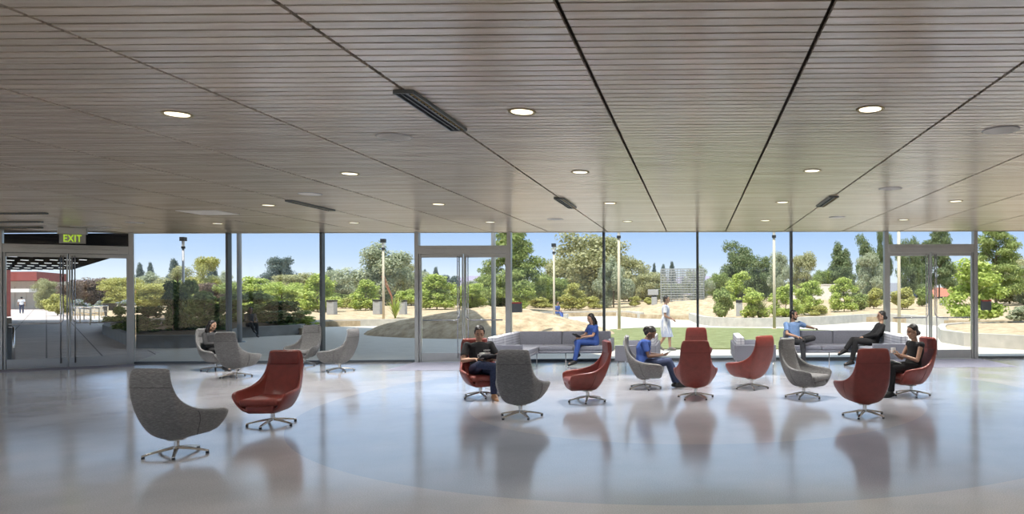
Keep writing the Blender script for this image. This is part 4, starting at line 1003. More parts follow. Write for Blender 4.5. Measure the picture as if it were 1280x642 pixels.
# ------------------------------------------------------------------ lounge chairs
def make_chair(fab, seam):
    root = empty('lounge_chair')
    half = [
        [(0, -.09, .172), (0, -.205, .28), (0, -.30, .50), (0, -.372, .78), (0, -.362, .992)],
        [(.115, -.09, .172), (.14, -.20, .28), (.145, -.30, .50), (.135, -.372, .78), (.145, -.362, .992)],
        [(.168, -.075, .173), (.222, -.175, .285), (.247, -.28, .50), (.238, -.362, .78), (.232, -.352, .992)],
        [(.178, -.06, .175), (.238, -.150, .28), (.262, -.25, .47), (.256, -.315, .64), (.244, -.345, .86)],
        [(.185, -.02, .177), (.255, -.085, .272), (.290, -.16, .41), (.283, -.215, .52), (.258, -.262, .64)],
        [(.192, .07, .180), (.268, .02, .265), (.325, -.03, .365), (.345, -.06, .45), (.338, -.09, .515)],
        [(.198, .17, .184), (.275, .14, .262), (.343, .12, .35), (.376, .11, .43), (.384, .10, .492)],
        [(.198, .26, .190), (.270, .26, .262), (.338, .26, .345), (.372, .26, .42), (.384, .26, .482)],
        [(.190, .325, .198), (.248, .345, .262), (.305, .358, .335), (.338, .362, .40), (.350, .350, .452)],
    ]
    bm = bmesh.new(); cols = []
    for c in half[:0:-1]: cols.append([bm.verts.new((-p[0], p[1], p[2])) for p in c])
    for c in half: cols.append([bm.verts.new(p) for p in c])
    for a, b_ in zip(cols, cols[1:]):
        for i in range(4): bm.faces.new((a[i], a[i+1], b_[i+1], b_[i]))
    # base pan closing the underside
    nC = len(cols); mid = nC//2
    for i in range(mid):
        a, b_ = cols[i][0], cols[nC-1-i][0]; c, d = cols[i+1][0], cols[nC-2-i][0]
        if i+1 < mid: bm.faces.new((a, c, d, b_))
        else: bm.faces.new((a, cols[mid][0], b_))
    sh = obj('shell', bm, fab, root, smooth=True)
    so_ = sh.modifiers.new('solid', 'SOLIDIFY'); so_.thickness = 0.052; so_.offset = -1
    ss = sh.modifiers.new('sub', 'SUBSURF'); ss.levels = 2; ss.render_levels = 2
    # seams, laid on the evaluated surface of the shell
    bpy.context.view_layer.update(); dg_ = bpy.context.evaluated_depsgraph_get(); tmp_ = bpy.data.meshes.new_from_object(sh.evaluated_get(dg_))
    from mathutils.bvhtree import BVHTree as _B
    tree_ = _B.FromPolygons([v_.co.copy() for v_ in tmp_.vertices], [tuple(p_.vertices) for p_ in tmp_.polygons]); bpy.data.meshes.remove(tmp_)
    def snap(pts):
        pts = [Vector(p) for p in pts]; out = []
        for a_, b_ in zip(pts, pts[1:]):
            for k in range(6):
                q_ = a_.lerp(b_, k/6); q_ = q_ + Vector((q_.x, q_.y-.1, 0)).normalized()*.03
                out.append(tree_.find_nearest(q_)[0])
        return out
    bm = bmesh.new()
    tube(bm, snap([(-.232, -.345, .775), (-.226, -.368, .775), (-.13, -.377, .775), (0, -.378, .775), (.13, -.377, .775), (.226, -.368, .775), (.232, -.345, .775)]), 0.003, 6)
    obj('seam', bm, seam, root)
    for s in (-1, 1):
      bm = bmesh.new(); tube(bm, snap([(s*.193, .05, .178), (s*.272, -.01, .268), (s*.330, -.045, .365), (s*.352, -.07, .45), (s*.345, -.09, .512)]), 0.003, 6)
      obj('seam', bm, seam, root)
    bm = bmesh.new(); rbox(bm, (0, .11, .262), (.39, .44, .13), 0.05, 4); obj('seat_base', bm, fab, root, smooth=True)
    bm = bmesh.new(); rbox(bm, (0, .10, .345), (.50, .52, .09), 0.04, 5); obj('seat_cushion', bm, fab, root, smooth=True)
    # inner headrest pad
    bm = bmesh.new(); rbox(bm, (0, 0, 0), (.39, .045, .19), 0.02, 4, mat=Matrix.Rotation(math.radians(-4), 4, 'X')); o = obj('headrest', bm, fab, root, smooth=True); o.location = (0, -.315, .875)
    bm = bmesh.new(); tube(bm, [(0, 0, .06), (0, 0, .18)], [.028, .026], 16); tube(bm, [(0, 0, .165), (0, 0, .185)], [.09, .10], 20)
    tube(bm, [(0, 0, .062), (0, 0, .088)], [.045, .042], 16); obj('pedestal', bm, 'aluminium', root, smooth=False)
    for k in range(5):
        a = PI/2 + k*2*PI/5
        bm = bmesh.new()
        prof = [(0.02, .083, .024, .018), (0.12, .070, .021, .016), (0.24, .048, .018, .013), (0.315, .030, .016, .010)]
        prev = None
        for r, z, w, t in prof:
            cur = [bm.verts.new((r, y, zz)) for y, zz in ((-w, z-t), (w, z-t), (w*0.6, z+t*0.6), (-w*0.6, z+t*0.6))]
            if prev:
                for i in range(4): bm.faces.new((prev[i], prev[(i+1) % 4], cur[(i+1) % 4], cur[i]))
            else: bm.faces.new(cur[::-1])
            prev = cur
        bm.faces.new(prev)
        lg = obj('leg', bm, 'aluminium', root, bevel=0.003); lg.rotation_euler = (0, 0, a)
        bm = bmesh.new(); tube(bm, [(0.300, 0, 0.0), (0.300, 0, 0.022)], [.018, .016], 12); obj('glide', bm, 'black_plastic', lg)
    return root
red0 = make_chair('red_leather', 'red_seam'); gry0 = make_chair('grey_fabric', 'grey_seam'); used = {'r': 0, 'g': 0}
CH = {}
def chair(key, kind, px, py, f, lab, twist=0):
    src = red0 if kind == 'r' else gry0
    t = src if not used[kind] else copy_tree(src); used[kind] = 1
    p = G(px, py); t.location = (p.x, p.y, 0); rz = math.atan2(-f[0], f[1]); t.rotation_euler = (0, 0, rz)
    tag(t, lab, 'chair', 'high-backed swivel lounge chairs'); CH[key] = (p, rz)
    for c in t.children:
        if c.name.startswith('leg'): c.rotation_euler.z += twist
    return t
chair('C1', 'g', 221, 567.5, (.09, 1), 'grey high-backed swivel chair seen from behind, largest and nearest at the left', 0.0)
chair('C2', 'r', 341, 530.5, (.06, -1), 'empty red leather swivel chair facing the camera, left part of the hall')
chair('C3', 'g', 270, 462.5, (.95, -.30), 'grey swivel chair with the long-haired woman sitting in it')
chair('C4', 'g', 295, 470.5, (0, 1), 'empty grey swivel chair in front of the seated long-haired woman, seen from behind')
chair('C5', 'g', 381, 456, (.0, -1), 'empty grey swivel chair by the glass, half hidden by the red one')
chair('C6', 'g', 424.5, 463.5, (-1, .08), 'empty grey swivel chair seen from its side, facing left by the glass')
chair('C7', 'r', 600.7, 495.5, (.55, -.83), 'red swivel chair with the person in the black T-shirt sitting in it')
chair('C8', 'g', 650.5, 520.5, (.02, 1), 'grey swivel chair seen from behind beside the person in the black T-shirt')
chair('C9', 'r', 734.5, 501, (-.93, -.37), 'empty red swivel chair facing left in front of the sofa with the blue scrubs')
chair('C10', 'g', 805.4, 485, (.99, .02), 'grey swivel chair with the person in blue scrubs looking at a phone')
chair('C11', 'r', 869.5, 497, (0, 1), 'red swivel chair seen from behind, front one of the two in line')
chair('C12', 'r', 870.5, 461.5, (0, 1), 'red swivel chair mostly hidden behind another red one')
chair('C13', 'r', 939.5, 485, (-.65, .76), 'empty red swivel chair facing left in front of the small grey settee')
chair('C14', 'g', 1004.7, 496, (.76, -.65), 'light-catching grey swivel chair facing right before the person in the light blue shirt')
chair('C15', 'r', 1081, 519.5, (-.12, .99), 'red swivel chair seen from behind, largest red one at the right')
chair('C16', 'r', 1139, 493.5, (-.95, -.30), 'red swivel chair with the person in the black sleeveless top, rightmost chair')

# ------------------------------------------------------------------ sofas
def sofa_L(name, corner, sgn, lab):
    """corner = back corner (x, y); sgn -1: arm run on the left, +1: on the right. Built in local coordinates, x towards the room centre."""
    t = empty(name, (corner[0], corner[1], 0)); tag(t, lab, 'sofa')
    s = -sgn                              # direction of the main run
    L, D, LA = 2.45, 0.78, 2.45
    def bx(n, x0, x1, y0, y1, z0, z1, mat, r=0.025):
        bm = bmesh.new(); rbox(bm, (s*(x0+x1)/2, (y0+y1)/2, (z0+z1)/2), (abs(x1-x0), abs(y1-y0), z1-z0), r, 3); return obj(n, bm, mat, t, smooth=True)
    bx('base', 0.02, L, -D, -0.02, .295, .36, 'sofa_fabric'); bx('base', 0.02, D, -LA, -D, .295, .36, 'sofa_fabric')
    bx('seat_cushion', D+.0, D+(L-D)/2-.004, -D, -.16, .355, .475, 'sofa_fabric', .03); bx('seat_cushion', D+(L-D)/2+.004, L-.09, -D, -.16, .355, .475, 'sofa_fabric', .03)
    bx('seat_cushion', .16, D-.006, -D+.0, -.16, .355, .475, 'sofa_fabric', .03)
    bx('seat_cushion', .16, D, -LA+.09, -D-.005, .355, .475, 'sofa_fabric', .03)
    bx('back_cushion', .15, L*0.5, -.17, 0.0, .44, .80, 'sofa_fabric', .035); bx('back_cushion', L*0.5+.006, L, -.17, 0.0, .44, .80, 'sofa_fabric', .035)
    n = 3
    for k in range(n):
        y1 = -.02-(LA-.12)*k/n; y0 = -.02-(LA-.12)*(k+1)/n+.01; bx('back_cushion', 0, .17, y0, y1, .44, .80, 'grid_fabric', .035)
    bx('arm_panel', 0.0, D+.02, -LA, -LA+.08, .295, .63, 'sofa_fabric', .012); bx('arm_panel', L-.0, L+.07, -D, 0, .295, .63, 'sofa_fabric', .012)
    bx('back_panel', -.03, .03, -LA, 0.02, .295, .63, 'sofa_fabric', .012); bx('back_panel', 0, L+.07, 0.0, .05, .295, .63, 'sofa_fabric', .012)
    for x, y in ((.08, -LA+.05), (D-.06, -LA+.05), (D-.06, -D+.06), (L-.02, -D+.06), (L-.02, -.06), (.08, -.06), (L/2+.2, -D+.06)):
        bm = bmesh.new(); tube(bm, [(s*x, y, 0), (s*x, y, .30)], .011, 10); obj('leg', bm, 'chrome', t, smooth=True)
    return t
SLc = (-4.62, 17.85); SRc = (4.62, 17.75)
sofa_L('corner_sofa', SLc, -1, 'L-shaped grey sofa with grid-patterned cushions left of centre by the glass')
sofa_L('corner_sofa', SRc, 1, 'L-shaped grey sofa by the glass where two seated people talk')
def settee(x, y, sgn, lab):
    """back towards x=0 side; sgn = direction it faces in x"""
    t = empty('settee', (x, y, 0)); tag(t, lab, 'sofa'); s = sgn; L = 1.75; D = 0.84
    def bx(n, x0, x1, y0, y1, z0, z1, mat, r=0.025):
        bm = bmesh.new(); rbox(bm, (s*(x0+x1)/2, (y0+y1)/2, (z0+z1)/2), (abs(x1-x0), abs(y1-y0), z1-z0), r, 3); return obj(n, bm, mat, t, smooth=True)
    bx('base', .02, D, .04, L-.04, .295, .36, 'sofa_fabric'); bx('seat_cushion', .16, D-.02, .08, L-.08, .355, .475, 'sofa_fabric', .03)
    bx('back_cushion', .0, .17, .085, L/2-.004, .44, .80, 'grid_fabric', .035); bx('back_cushion', .0, .17, L/2+.004, L-.085, .44, .80, 'grid_fabric', .035)
    bx('arm_panel', 0, D, 0, .075, .295, .63, 'sofa_fabric', .012); bx('arm_panel', 0, D, L-.075, L, .295, .63, 'sofa_fabric', .012); bx('back_panel', -.05, .01, 0, L, .295, .63, 'sofa_fabric', .012)
    for a in (.08, D-.06):
        for b_ in (.05, L-.05):
            bm = bmesh.new(); tube(bm, [(s*a, b_, 0), (s*a, b_, .30)], .011, 10); obj('leg', bm, 'chrome', t, smooth=True)
settee(-.92, 15.1, -1, 'small grey settee behind the grey chair with the phone user')
settee(.86, 15.1, 1, 'small grey settee with patterned back behind an empty red chair')

# ------------------------------------------------------------------ people
def V(*a): return Vector(a)
def sphere_ring_caps(bm, p0, r0, p1, r1, n=12, flat=1.0, ax=None):
    """tapered capsule; flat squashes it along the axis ax"""
    p0, p1 = V(*p0), V(*p1); d = p1-p0; L = d.length
    if L < 1e-5: d = V(0, 0, 1); L = 1e-5
    dn = d/L; x, y = frame_of(dn)
    if ax is not None:
        axv = V(*ax); axv = axv - dn*axv.dot(dn)
        if axv.length > 1e-4: y = axv.normalized(); x = y.cross(dn)
    rings = []
    for k in range(1, 5):
        a = k/5*PI/2; rings.append((p0 - dn*r0*math.cos(a), r0*math.sin(a)))
    rings.append((p0, r0)); rings.append((p0.lerp(p1, .5), (r0+r1)/2)); rings.append((p1, r1))
    for k in range(4, 0, -1):
        a = k/5*PI/2; rings.append((p1 + dn*r1*math.cos(a), r1*math.sin(a)))
    vr = [[bm.verts.new(c + (x*math.cos(2*PI*j/n) + y*math.sin(2*PI*j/n)*flat)*r) for j in range(n)] for c, r in rings]
    for a, b_ in zip(vr, vr[1:]):
        for j in range(n): bm.faces.new((a[j], a[(j+1) % n], b_[(j+1) % n], b_[j]))
    bm.faces.new(vr[0][::-1]); bm.faces.new(vr[-1])
cap = sphere_ring_caps
def loft(bm, rings, n=18):
    """rings: (centre, right half-vector, forward half-vector)"""
    vr = [[bm.verts.new(V(*c) + V(*r)*math.cos(2*PI*j/n) + V(*f)*math.sin(2*PI*j/n)) for j in range(n)] for c, r, f in rings]
    for a, b_ in zip(vr, vr[1:]):
        for j in range(n): bm.faces.new((a[j], a[(j+1) % n], b_[(j+1) % n], b_[j]))
    bm.faces.new(vr[0][::-1]); bm.faces.new(vr[-1])
def ell(bm, c, r, mat=None, n=14):
    T = Matrix.Translation(V(*c)) @ (mat.to_4x4() if mat else Matrix.Identity(4)) @ Matrix.Diagonal((r[0], r[1], r[2], 1))
    bmesh.ops.create_uvsphere(bm, u_segments=n, v_segments=n-4, radius=1.0, matrix=T)
def remesh(name, bm, mat, parent, vox=0.008, sm=4, extra=None):
    o = obj(name, bm, mat, parent, smooth=True)
    r = o.modifiers.new('remesh', 'REMESH'); r.mode = 'VOXEL'; r.voxel_size = vox; r.use_smooth_shade = True
    s = o.modifiers.new('smooth', 'SMOOTH'); s.iterations = sm; s.factor = 0.5
    bpy.context.view_layer.update(); dg = bpy.context.evaluated_depsgraph_get()
    me = bpy.data.meshes.new_from_object(o.evaluated_get(dg)); old = o.data; o.modifiers.clear(); o.data = me; bpy.data.meshes.remove(old)
    me.name = name
    me.polygons.foreach_set('use_smooth', [True]*len(me.polygons)); return o
def hand(bm, w, d, palm_n, curl, side, spread=1.0):
    """w wrist, d finger direction, palm_n palm normal, side +1 when the thumb lies on +x of the palm"""
    d = V(*d).normalized(); nrm = V(*palm_n); nrm = (nrm - d*nrm.dot(d)).normalized(); x = d.cross(nrm).normalized()*side
    w = V(*w); k = w + d*0.085
    for i in range(4): 
        off = x*(0.030-0.020*i); cap(bm, w + off*0.55 + d*0.01, .0155, k+off, .0125, 8)
    lens = (.068, .078, .072, .056)
    for i in range(4):
        p = k + x*(0.032-0.0215*i); dd = d.copy(); L = lens[i]*1.02
        for s, fr_ in ((0, .42), (1, .32), (2, .26)):
            a = curl*(0.55+0.25*s); q = Quaternion(x*side*-1 if False else d.cross(nrm).normalized(), 0)
            dd2 = (dd*math.cos(a) + nrm*math.sin(a)).normalized(); nrm2 = (nrm*math.cos(a)-dd*math.sin(a))
            p2 = p + dd2*L*fr_; cap(bm, p, .0095-.0008*s, p2, .0088-.0008*s, 7); p = p2; dd = dd2
            nn = nrm2.normalized() if False else nrm
    t0 = w + d*0.03 + x*0.028; t1 = t0 + (x*0.75+d*0.55+nrm*.35).normalized()*.038; t2 = t1 + (d*0.85+x*.25+nrm*(.35+curl*.4)).normalized()*.034
    cap(bm, w + d*.02 + x*.012, .017, t0, .0135, 8); cap(bm, t0, .0135, t1, .0115, 7); cap(bm, t1, .0115, t2, .0095, 7)

DEF = dict(skin='skin_tan', pelvis=(0, 0, .10), chest=(0, -.05, .36), neck=(0, -.04, .53), head=(0, .0, .685), look=(0, 1, 0), htilt=0,
    sR=(.165, -.045, .475), sL=(-.165, -.045, .475), eR=(.22, .04, .23), eL=(-.22, .04, .23), wR=(.10, .27, .22), wL=(-.10, .27, .22),
    hR=(.09, .02, .08), hL=(-.09, .02, .08), kR=(.10, .44, .10), kL=(-.10, .44, .10), aR=(.10, .48, -.30), aL=(-.10, .48, -.30),
    tR=(.0, .16, -.03), tL=(.0, .16, -.03), fR=None, fL=None, pR=(0, 0, -1), pL=(0, 0, -1), cR=.5, cL=.5,
    top='black_cloth', sleeve='short', trousers='denim', shoe='shoe_black', hair='short', fem=False, legs='trousers', sc=1.0)
def person(lab, origin, rz, seatz, **kw):
    P = dict(DEF); P.update(kw); s = P['sc']; fem = P['fem']
    t = empty('person', (origin[0], origin[1], 0), rz); tag(t, lab, 'person')
    J = {}
    for k in ('pelvis', 'chest', 'neck', 'head', 'sR', 'sL', 'eR', 'eL', 'wR', 'wL', 'hR', 'hL', 'kR', 'kL', 'aR', 'aL'): J[k] = V(*P[k])*s + V(0, 0, seatz)
    pel, che, nec, hed = J['pelvis'], J['chest'], J['neck'], J['head']
    right = (J['sR']-J['sL']).normalized(); hipr = (J['hR']-J['hL']).normalized()
    spine = (nec-pel).normalized(); fwd = spine.cross(right)*-1; fwd = right.cross(spine)*-1 if fwd.length < .1 else fwd
    fwd = (spine.cross(right)).normalized() if (spine.cross(right)).y*1 > 0 and False else fwd.normalized()
    # forward must point to the chest side: +y for an upright figure
    fwd = spine.cross(right).normalized()
    if fwd.dot(V(0, 1, 0.2)) < 0: fwd = -fwd
    sw = 0.90 if fem else 1.0
    def torso(g, z0=0.0, z1=1.0):
        R = lambda c, w, d, rr=right: (c, rr*w*sw*s + rr*g, fwd*d*s + fwd*g)
        mid = pel.lerp(che, .5) + fwd*0.005
        return [R(pel - spine*0.085*s, .135 if not fem else .155, .10, hipr), R(pel, .155 if not fem else .175, .115, hipr), R(mid, .135 if not fem else .132, .10), R(che, .155, .112),
                R(che.lerp(nec, .5), .165, .105), R(che.lerp(nec, .8), .145, .082), R(nec - spine*.005, .065, .06)]
    hf = V(*P['look']).normalized(); hr = hf.cross(V(0, 0, 1)).normalized(); hu = hr.cross(hf).normalized()
    if P['htilt']:
        q = Quaternion(hf, P['htilt']); hr = q @ hr; hu = q @ hu
    HM = Matrix((hr, hf, hu)).transposed()
    h = lambda x, y, z: hed + (hr*x + hf*y + hu*z)*s
    bm = bmesh.new(); loft(bm, torso(0))
    cap(bm, nec - spine*.03, .052*s, hed + V(0, 0, -.05)*s - hf*.015, .047*s)
    # head
    ell(bm, h(0, -.005, .03), (.073*s, .092*s, .090*s), HM); ell(bm, h(0, .022, -.035), (.058*s, .066*s, .075*s), HM); cap(bm, h(0, .060, -.088), .022*s, h(0, .045, -.07), .034*s)
    for q in (-1, 1):
        cap(bm, h(q*.046, -.005, -.05), .028*s, h(q*.022, .055, -.085), .02*s); ell(bm, h(q*.076, -.008, -.002), (.010*s, .020*s, .032*s), HM, 10)
        cap(bm, h(q*.020, .078, .030), .010*s, h(q*.048, .066, .030), .009*s, 8); ell(bm, h(q*.042, .058, -.012), (.020*s, .020*s, .020*s), HM, 10)
    cap(bm, h(0, .084, .022), .0075*s, h(0, .106, -.022), .012*s, 8); ell(bm, h(0, .098, -.026), (.017*s, .012*s, .009*s), HM, 8)
    cap(bm, h(-.016, .081, -.052), .008*s, h(.016, .081, -.052), .008*s, 8)
    for q in ('R', 'L'):
        sh, el, wr = J['s'+q], J['e'+q], J['w'+q]; a = .86 if fem else 1
        cap(bm, sh.lerp(che, .18), .062*s*a, sh, .054*s*a); cap(bm, sh, .050*s*a, el, .037*s*a); cap(bm, el, .038*s*a, el.lerp(wr, .35), .036*s*a); cap(bm, el.lerp(wr, .35), .036*s*a, wr, .0235*s*a)
        fd = V(*P['f'+q]) if P['f'+q] else (wr-el)
        hand(bm, wr - fd.normalized()*.012, fd, P['p'+q], P['c'+q], (1 if q == 'L' else -1))
        hp, kn, an = J['h'+q], J['k'+q], J['a'+q]
        cap(bm, hp, .082*s, kn, .052*s); cap(bm, kn, .052*s, kn.lerp(an, .35), .050*s); cap(bm, kn.lerp(an, .35), .050*s, an, .034*s)
        tv = V(*P['t'+q])*s; cap(bm, an - V(0, 0, .02), .034*s, an + tv*.9 + V(0, 0, -.03)*s, .026*s, 12)
    body = remesh('body', bm, P['skin'], t, 0.0068, 2)
    # face details
    bm = bmesh.new()
    for q in (-1, 1): ell(bm, h(q*.030, .0835, .012), (.012*s, .007*s, .006*s), HM, 8); cap(bm, h(q*.016, .088, .036), .0035*s, h(q*.046, .074, .038), .003*s, 6)
    obj('eyes_and_brows', bm, 'eye_dark', t, smooth=True)
    bm = bmesh.new(); ell(bm, h(0, .0875, -.052), (.021*s, .006*s, .007*s), HM, 8); obj('lips', bm, 'lip', t, smooth=True)
    # hair
    bm = bmesh.new(); hs = P['hair']
    ell(bm, h(0, -.024, .054), (.079*s, .089*s, .080*s), HM); ell(bm, h(0, -.056, -.008), (.070*s, .054*s, .082*s), HM)
    for q in (-1, 1): ell(bm, h(q*.060, -.028, .016), (.020*s, .045*s, .056*s), HM)
    cap(bm, h(-.040, .044, .098), .011*s, h(.040, .044, .098), .011*s, 10)
    if hs == 'short':
        for q in (-1, 1): cap(bm, h(q*.073, .01, .05), .016*s, h(q*.074, .018, .005), .008*s, 8)
    if hs in ('long', 'bun', 'pony', 'lowbun'):
        for q in (-1, 1): cap(bm, h(q*.052, .022, .074), .020*s, h(q*.070, -.020, .0), .016*s, 10)
    if hs == 'long':
        b0 = h(0, -.07, -.02); b1 = h(0, -.085, -.13); b2 = nec - fwd*.095*s - V(0, 0, .10)*s
        loft(bm, [(h(0, -.05, .03), hr*.08*s, hf*.045*s), (b0, hr*.088*s, hf*.05*s), (b1, hr*.092*s, hf*.042*s), (b2, right*.10*s, fwd*.028*s), (b2-V(0, 0, .10)*s, right*.06*s, fwd*.02*s)])
        for q in (-1, 1): cap(bm, h(q*.078, .0, .03), .026*s, h(q*.085, -.015, -.10), .026*s, 10); cap(bm, h(q*.085, -.015, -.10), .026*s, nec + right*q*.10*s*(1 if (right.dot(hr) > 0) else -1) + fwd*.03*s - V(0, 0, .07)*s, .02*s, 10)
    if hs == 'bun': ell(bm, h(0, -.115, .045), (.05*s, .045*s, .05*s), HM)
    if hs == 'lowbun': ell(bm, h(0, -.104, -.045), (.042*s, .040*s, .042*s), HM)
    if hs == 'pony':
        ell(bm, h(0, -.110, .03), (.040*s, .040*s, .040*s), HM); p_ = h(0, -.130, .02); cap(bm, p_, .030*s, p_ + V(0, -.03, -.04)*s, .024*s, 10); cap(bm, p_ + V(0, -.03, -.04)*s, .022*s, p_ + V(0, -.02, -.09)*s, .010*s, 10)
    if P.get('beard'):
        pass
    remesh('hair', bm, 'hair_black', t, .008, 2)
    if P.get('beard'):
        bm = bmesh.new(); cap(bm, h(0, .064, -.092), .025*s, h(0, .048, -.085), .034*s)
        for q in (-1, 1): cap(bm, h(q*.067, .012, -.03), .010*s, h(q*.056, .028, -.072), .016*s, 10); cap(bm, h(q*.056, .028, -.072), .018*s, h(q*.02, .066, -.090), .022*s, 10)
        cap(bm, h(-.02, .086, -.040), .006*s, h(.02, .086, -.040), .006*s, 8); remesh('beard', bm, 'hair_black', t, .006, 1)
    # top
    g = .016
    bm = bmesh.new(); gown = P['legs'] == 'gown'
    tr_ = torso(g); tr_[-1] = (tr_[-1][0] + spine*.0, right*.080*s, fwd*.072*s)
    if gown:
        kn = (J['kR']+J['kL'])/2
        loft(bm, [(kn + V(0, 0, -.06), right*.185*s, fwd*.185*s), (pel - V(0, 0, .2), right*.185*s, fwd*.165*s), (pel, right*.18*s, fwd*.14*s)] + tr_[2:])
    else: 
        if P.get('tunic'): tr_[0] = (pel - spine*.09*s + fwd*.02, hipr*(.175 if not fem else .195)*s, fwd*.145*s); tr_[1] = (pel, hipr*(.172 if not fem else .192)*s, fwd*.14*s); tr_[2] = (tr_[2][0], right*.16*s, fwd*.128*s)
        loft(bm, tr_)
    for q in ('R', 'L'):
        sh, el, wr = J['s'+q], J['e'+q], J['w'+q]; a = .88 if fem else 1
        cap(bm, sh.lerp(che, .2), .075*s*a, sh, .069*s*a)
        if P['sleeve'] == 'short': loft(bm, [(sh, *[v*(.066*s*a) for v in frame_of(el-sh)]), (sh.lerp(el, .68), *[v*(.064*s*a) for v in frame_of(el-sh)])], 14)
        elif P['sleeve'] == 'long': cap(bm, sh, .064*s*a, el, .052*s*a); cap(bm, el, .052*s*a, wr, .037*s*a)
    remesh('shirt' if not gown else 'gown', bm, P['top'], t, .0085, 3)
    # trousers
    if not gown:
        bm = bmesh.new(); loft(bm, [(tc_[0] if i else tc_[0]-spine*.02, tc_[1], tc_[2]) for i, tc_ in enumerate(torso(.014)[:2])] + [(pel + spine*.07*s, hipr*.15*s, fwd*.12*s)])
        for q in ('R', 'L'):
            hp, kn, an = J['h'+q], J['k'+q], J['a'+q]; e_ = .003
            cap(bm, hp, .100*s, hp.lerp(kn, .5), .086*s); cap(bm, hp.lerp(kn, .5), .086*s, kn, .068*s); cap(bm, kn, .068*s, kn.lerp(an, .4), .064*s)
            x_, y_ = frame_of(an-kn); loft(bm, [(kn.lerp(an, .38), x_*.064*s, y_*.064*s), (kn.lerp(an, .95), x_*.056*s, y_*.056*s)], 14)
        remesh('trousers', bm, P['trousers'], t, .0085, 3)
    for q in ('R', 'L'):
        an = J['a'+q]; tv = V(*P['t'+q])*s; bm = bmesh.new(); toe = an + tv; dn = V(0, 0, -1)
        if abs(tv.normalized().z) > .8: dn = V(0, 1, 0)
        heel = an - tv.normalized()*.045*s
        cap(bm, heel + dn*.042*s, .034*s, toe + dn*.048*s, .030*s, 14); cap(bm, an + dn*.008, .046*s, an + tv*.55 + dn*.030*s, .042*s, 14); cap(bm, an+tv*.5+dn*.036*s, .040*s, toe+dn*.044*s, .032*s)
        remesh('shoe', bm, P['shoe'], t, .007, 2)
    return t, J
def at_chair(key, dx=0, dy=-.03):
    p, rz = CH[key]; return (p.x + math.cos(rz)*dx - math.sin(rz)*dy, p.y + math.sin(rz)*dx + math.cos(rz)*dy), rz
def world(t, p): return t.matrix_world @ V(*p)
def loc_to_world(o, rz, p): return V(o[0] + math.cos(rz)*p[0] - math.sin(rz)*p[1], o[1] + math.sin(rz)*p[0] + math.cos(rz)*p[1], p[2])
SZ = .385
# P1 long haired woman at the far left
o, rz = at_chair('C3', 0, -.06)
person('woman with long dark hair and grey knit top sitting in the far-left grey chair', o, rz, SZ, fem=True, hair='long', skin='skin_tan', top='grey_knit', sleeve='long', trousers='black_cloth', sc=.97,
       look=(-.15, .95, -.22), chest=(0, -.08, .35), neck=(0, -.09, .52), head=(0, -.05, .675), sR=(.165, -.09, .465), sL=(-.165, -.09, .465), eR=(.21, .0, .25), eL=(-.21, .0, .25), wR=(.05, .21, .24), wL=(-.05, .23, .23))
q = loc_to_world(o, rz, (0, .30, SZ+.27)); bm = bmesh.new(); rbox(bm, (0, 0, 0), (.08, .15, .012), .005, 2, mat=Matrix.Rotation(.5, 4, 'X')); ph = obj('phone', bm, 'black_plastic', loc=q, rot=(0, 0, rz)); tag(ph, 'dark phone in the hands of the long-haired woman', 'phone')
# P2 man in black T-shirt
o, rz = at_chair('C7', 0, -.04)
t2, J2 = person('person in black T-shirt and jeans reading with a cup in hand on a red chair', o, rz, SZ, skin='skin_tan', top='black_cloth', trousers='denim', shoe='shoe_tan', sc=1.03,
       look=(.22, .93, -.42), chest=(0, -.06, .35), neck=(0, -.06, .53), head=(.0, -.005, .675), sR=(.195, -.06, .47), sL=(-.195, -.06, .47),
       eR=(.29, .05, .24), wR=(.14, .25, .27), eL=(-.29, .06, .24), wL=(-.10, .30, .25), kR=(.12, .40, .19), aR=(-.22, .52, .14), tR=(-.10, .10, .02), kL=(-.10, .44, .08), aL=(-.08, .50, -.305), fR=(-.6, .6, .1), fL=(.6, .6, .1), cR=.9, cL=.5)
q = loc_to_world(o, rz, (.06, .33, SZ+.335)); bm = bmesh.new()
tube(bm, [(0, 0, -.05), (0, 0, -.045), (0, 0, .05)], [.03, .034, .042], 20); tube(bm, [(.04, 0, .03), (.065, 0, .025), (.065, 0, -.02), (.036, 0, -.028)], .006, 8)
tag(obj('cup', bm, 'ceramic_white', loc=q, rot=(0, 0, rz), smooth=False), 'white cup held by the person in the black T-shirt', 'cup')
def open_book(name, loc, rz, w, h, tilt, lab, mat='magazine_page', cov='charcoal_cloth', cat='magazine'):
    t = empty(name, loc, rz); t.rotation_euler = (tilt, 0, rz); tag(t, lab, cat)
    for s in (-1, 1):
        bm = bmesh.new(); prev = None
        for k in range(7):
            u = k/6; x = s*u*w; z = .018*math.sin(u*PI)**.7 + .01*u
            cur = (bm.verts.new((x, -h/2, z)), bm.verts.new((x, h/2, z)))
            if prev: bm.faces.new((prev[0], prev[1], cur[1], cur[0]))
            prev = cur
        o_ = obj('page', bm, mat, t, smooth=True); so_ = o_.modifiers.new('s', 'SOLIDIFY'); so_.thickness = .006; so_.offset = -1
    bm = bmesh.new()
    for s in (-1, 1): box(bm, (s*w/2, 0, -.006), (w+.01, h+.01, .004))
    obj('cover', bm, cov, t); return t
open_book('magazine', loc_to_world(o, rz, (-.10, .36, SZ+.31)), rz, .21, .28, .35, 'open magazine on the lap of the person in the black T-shirt')
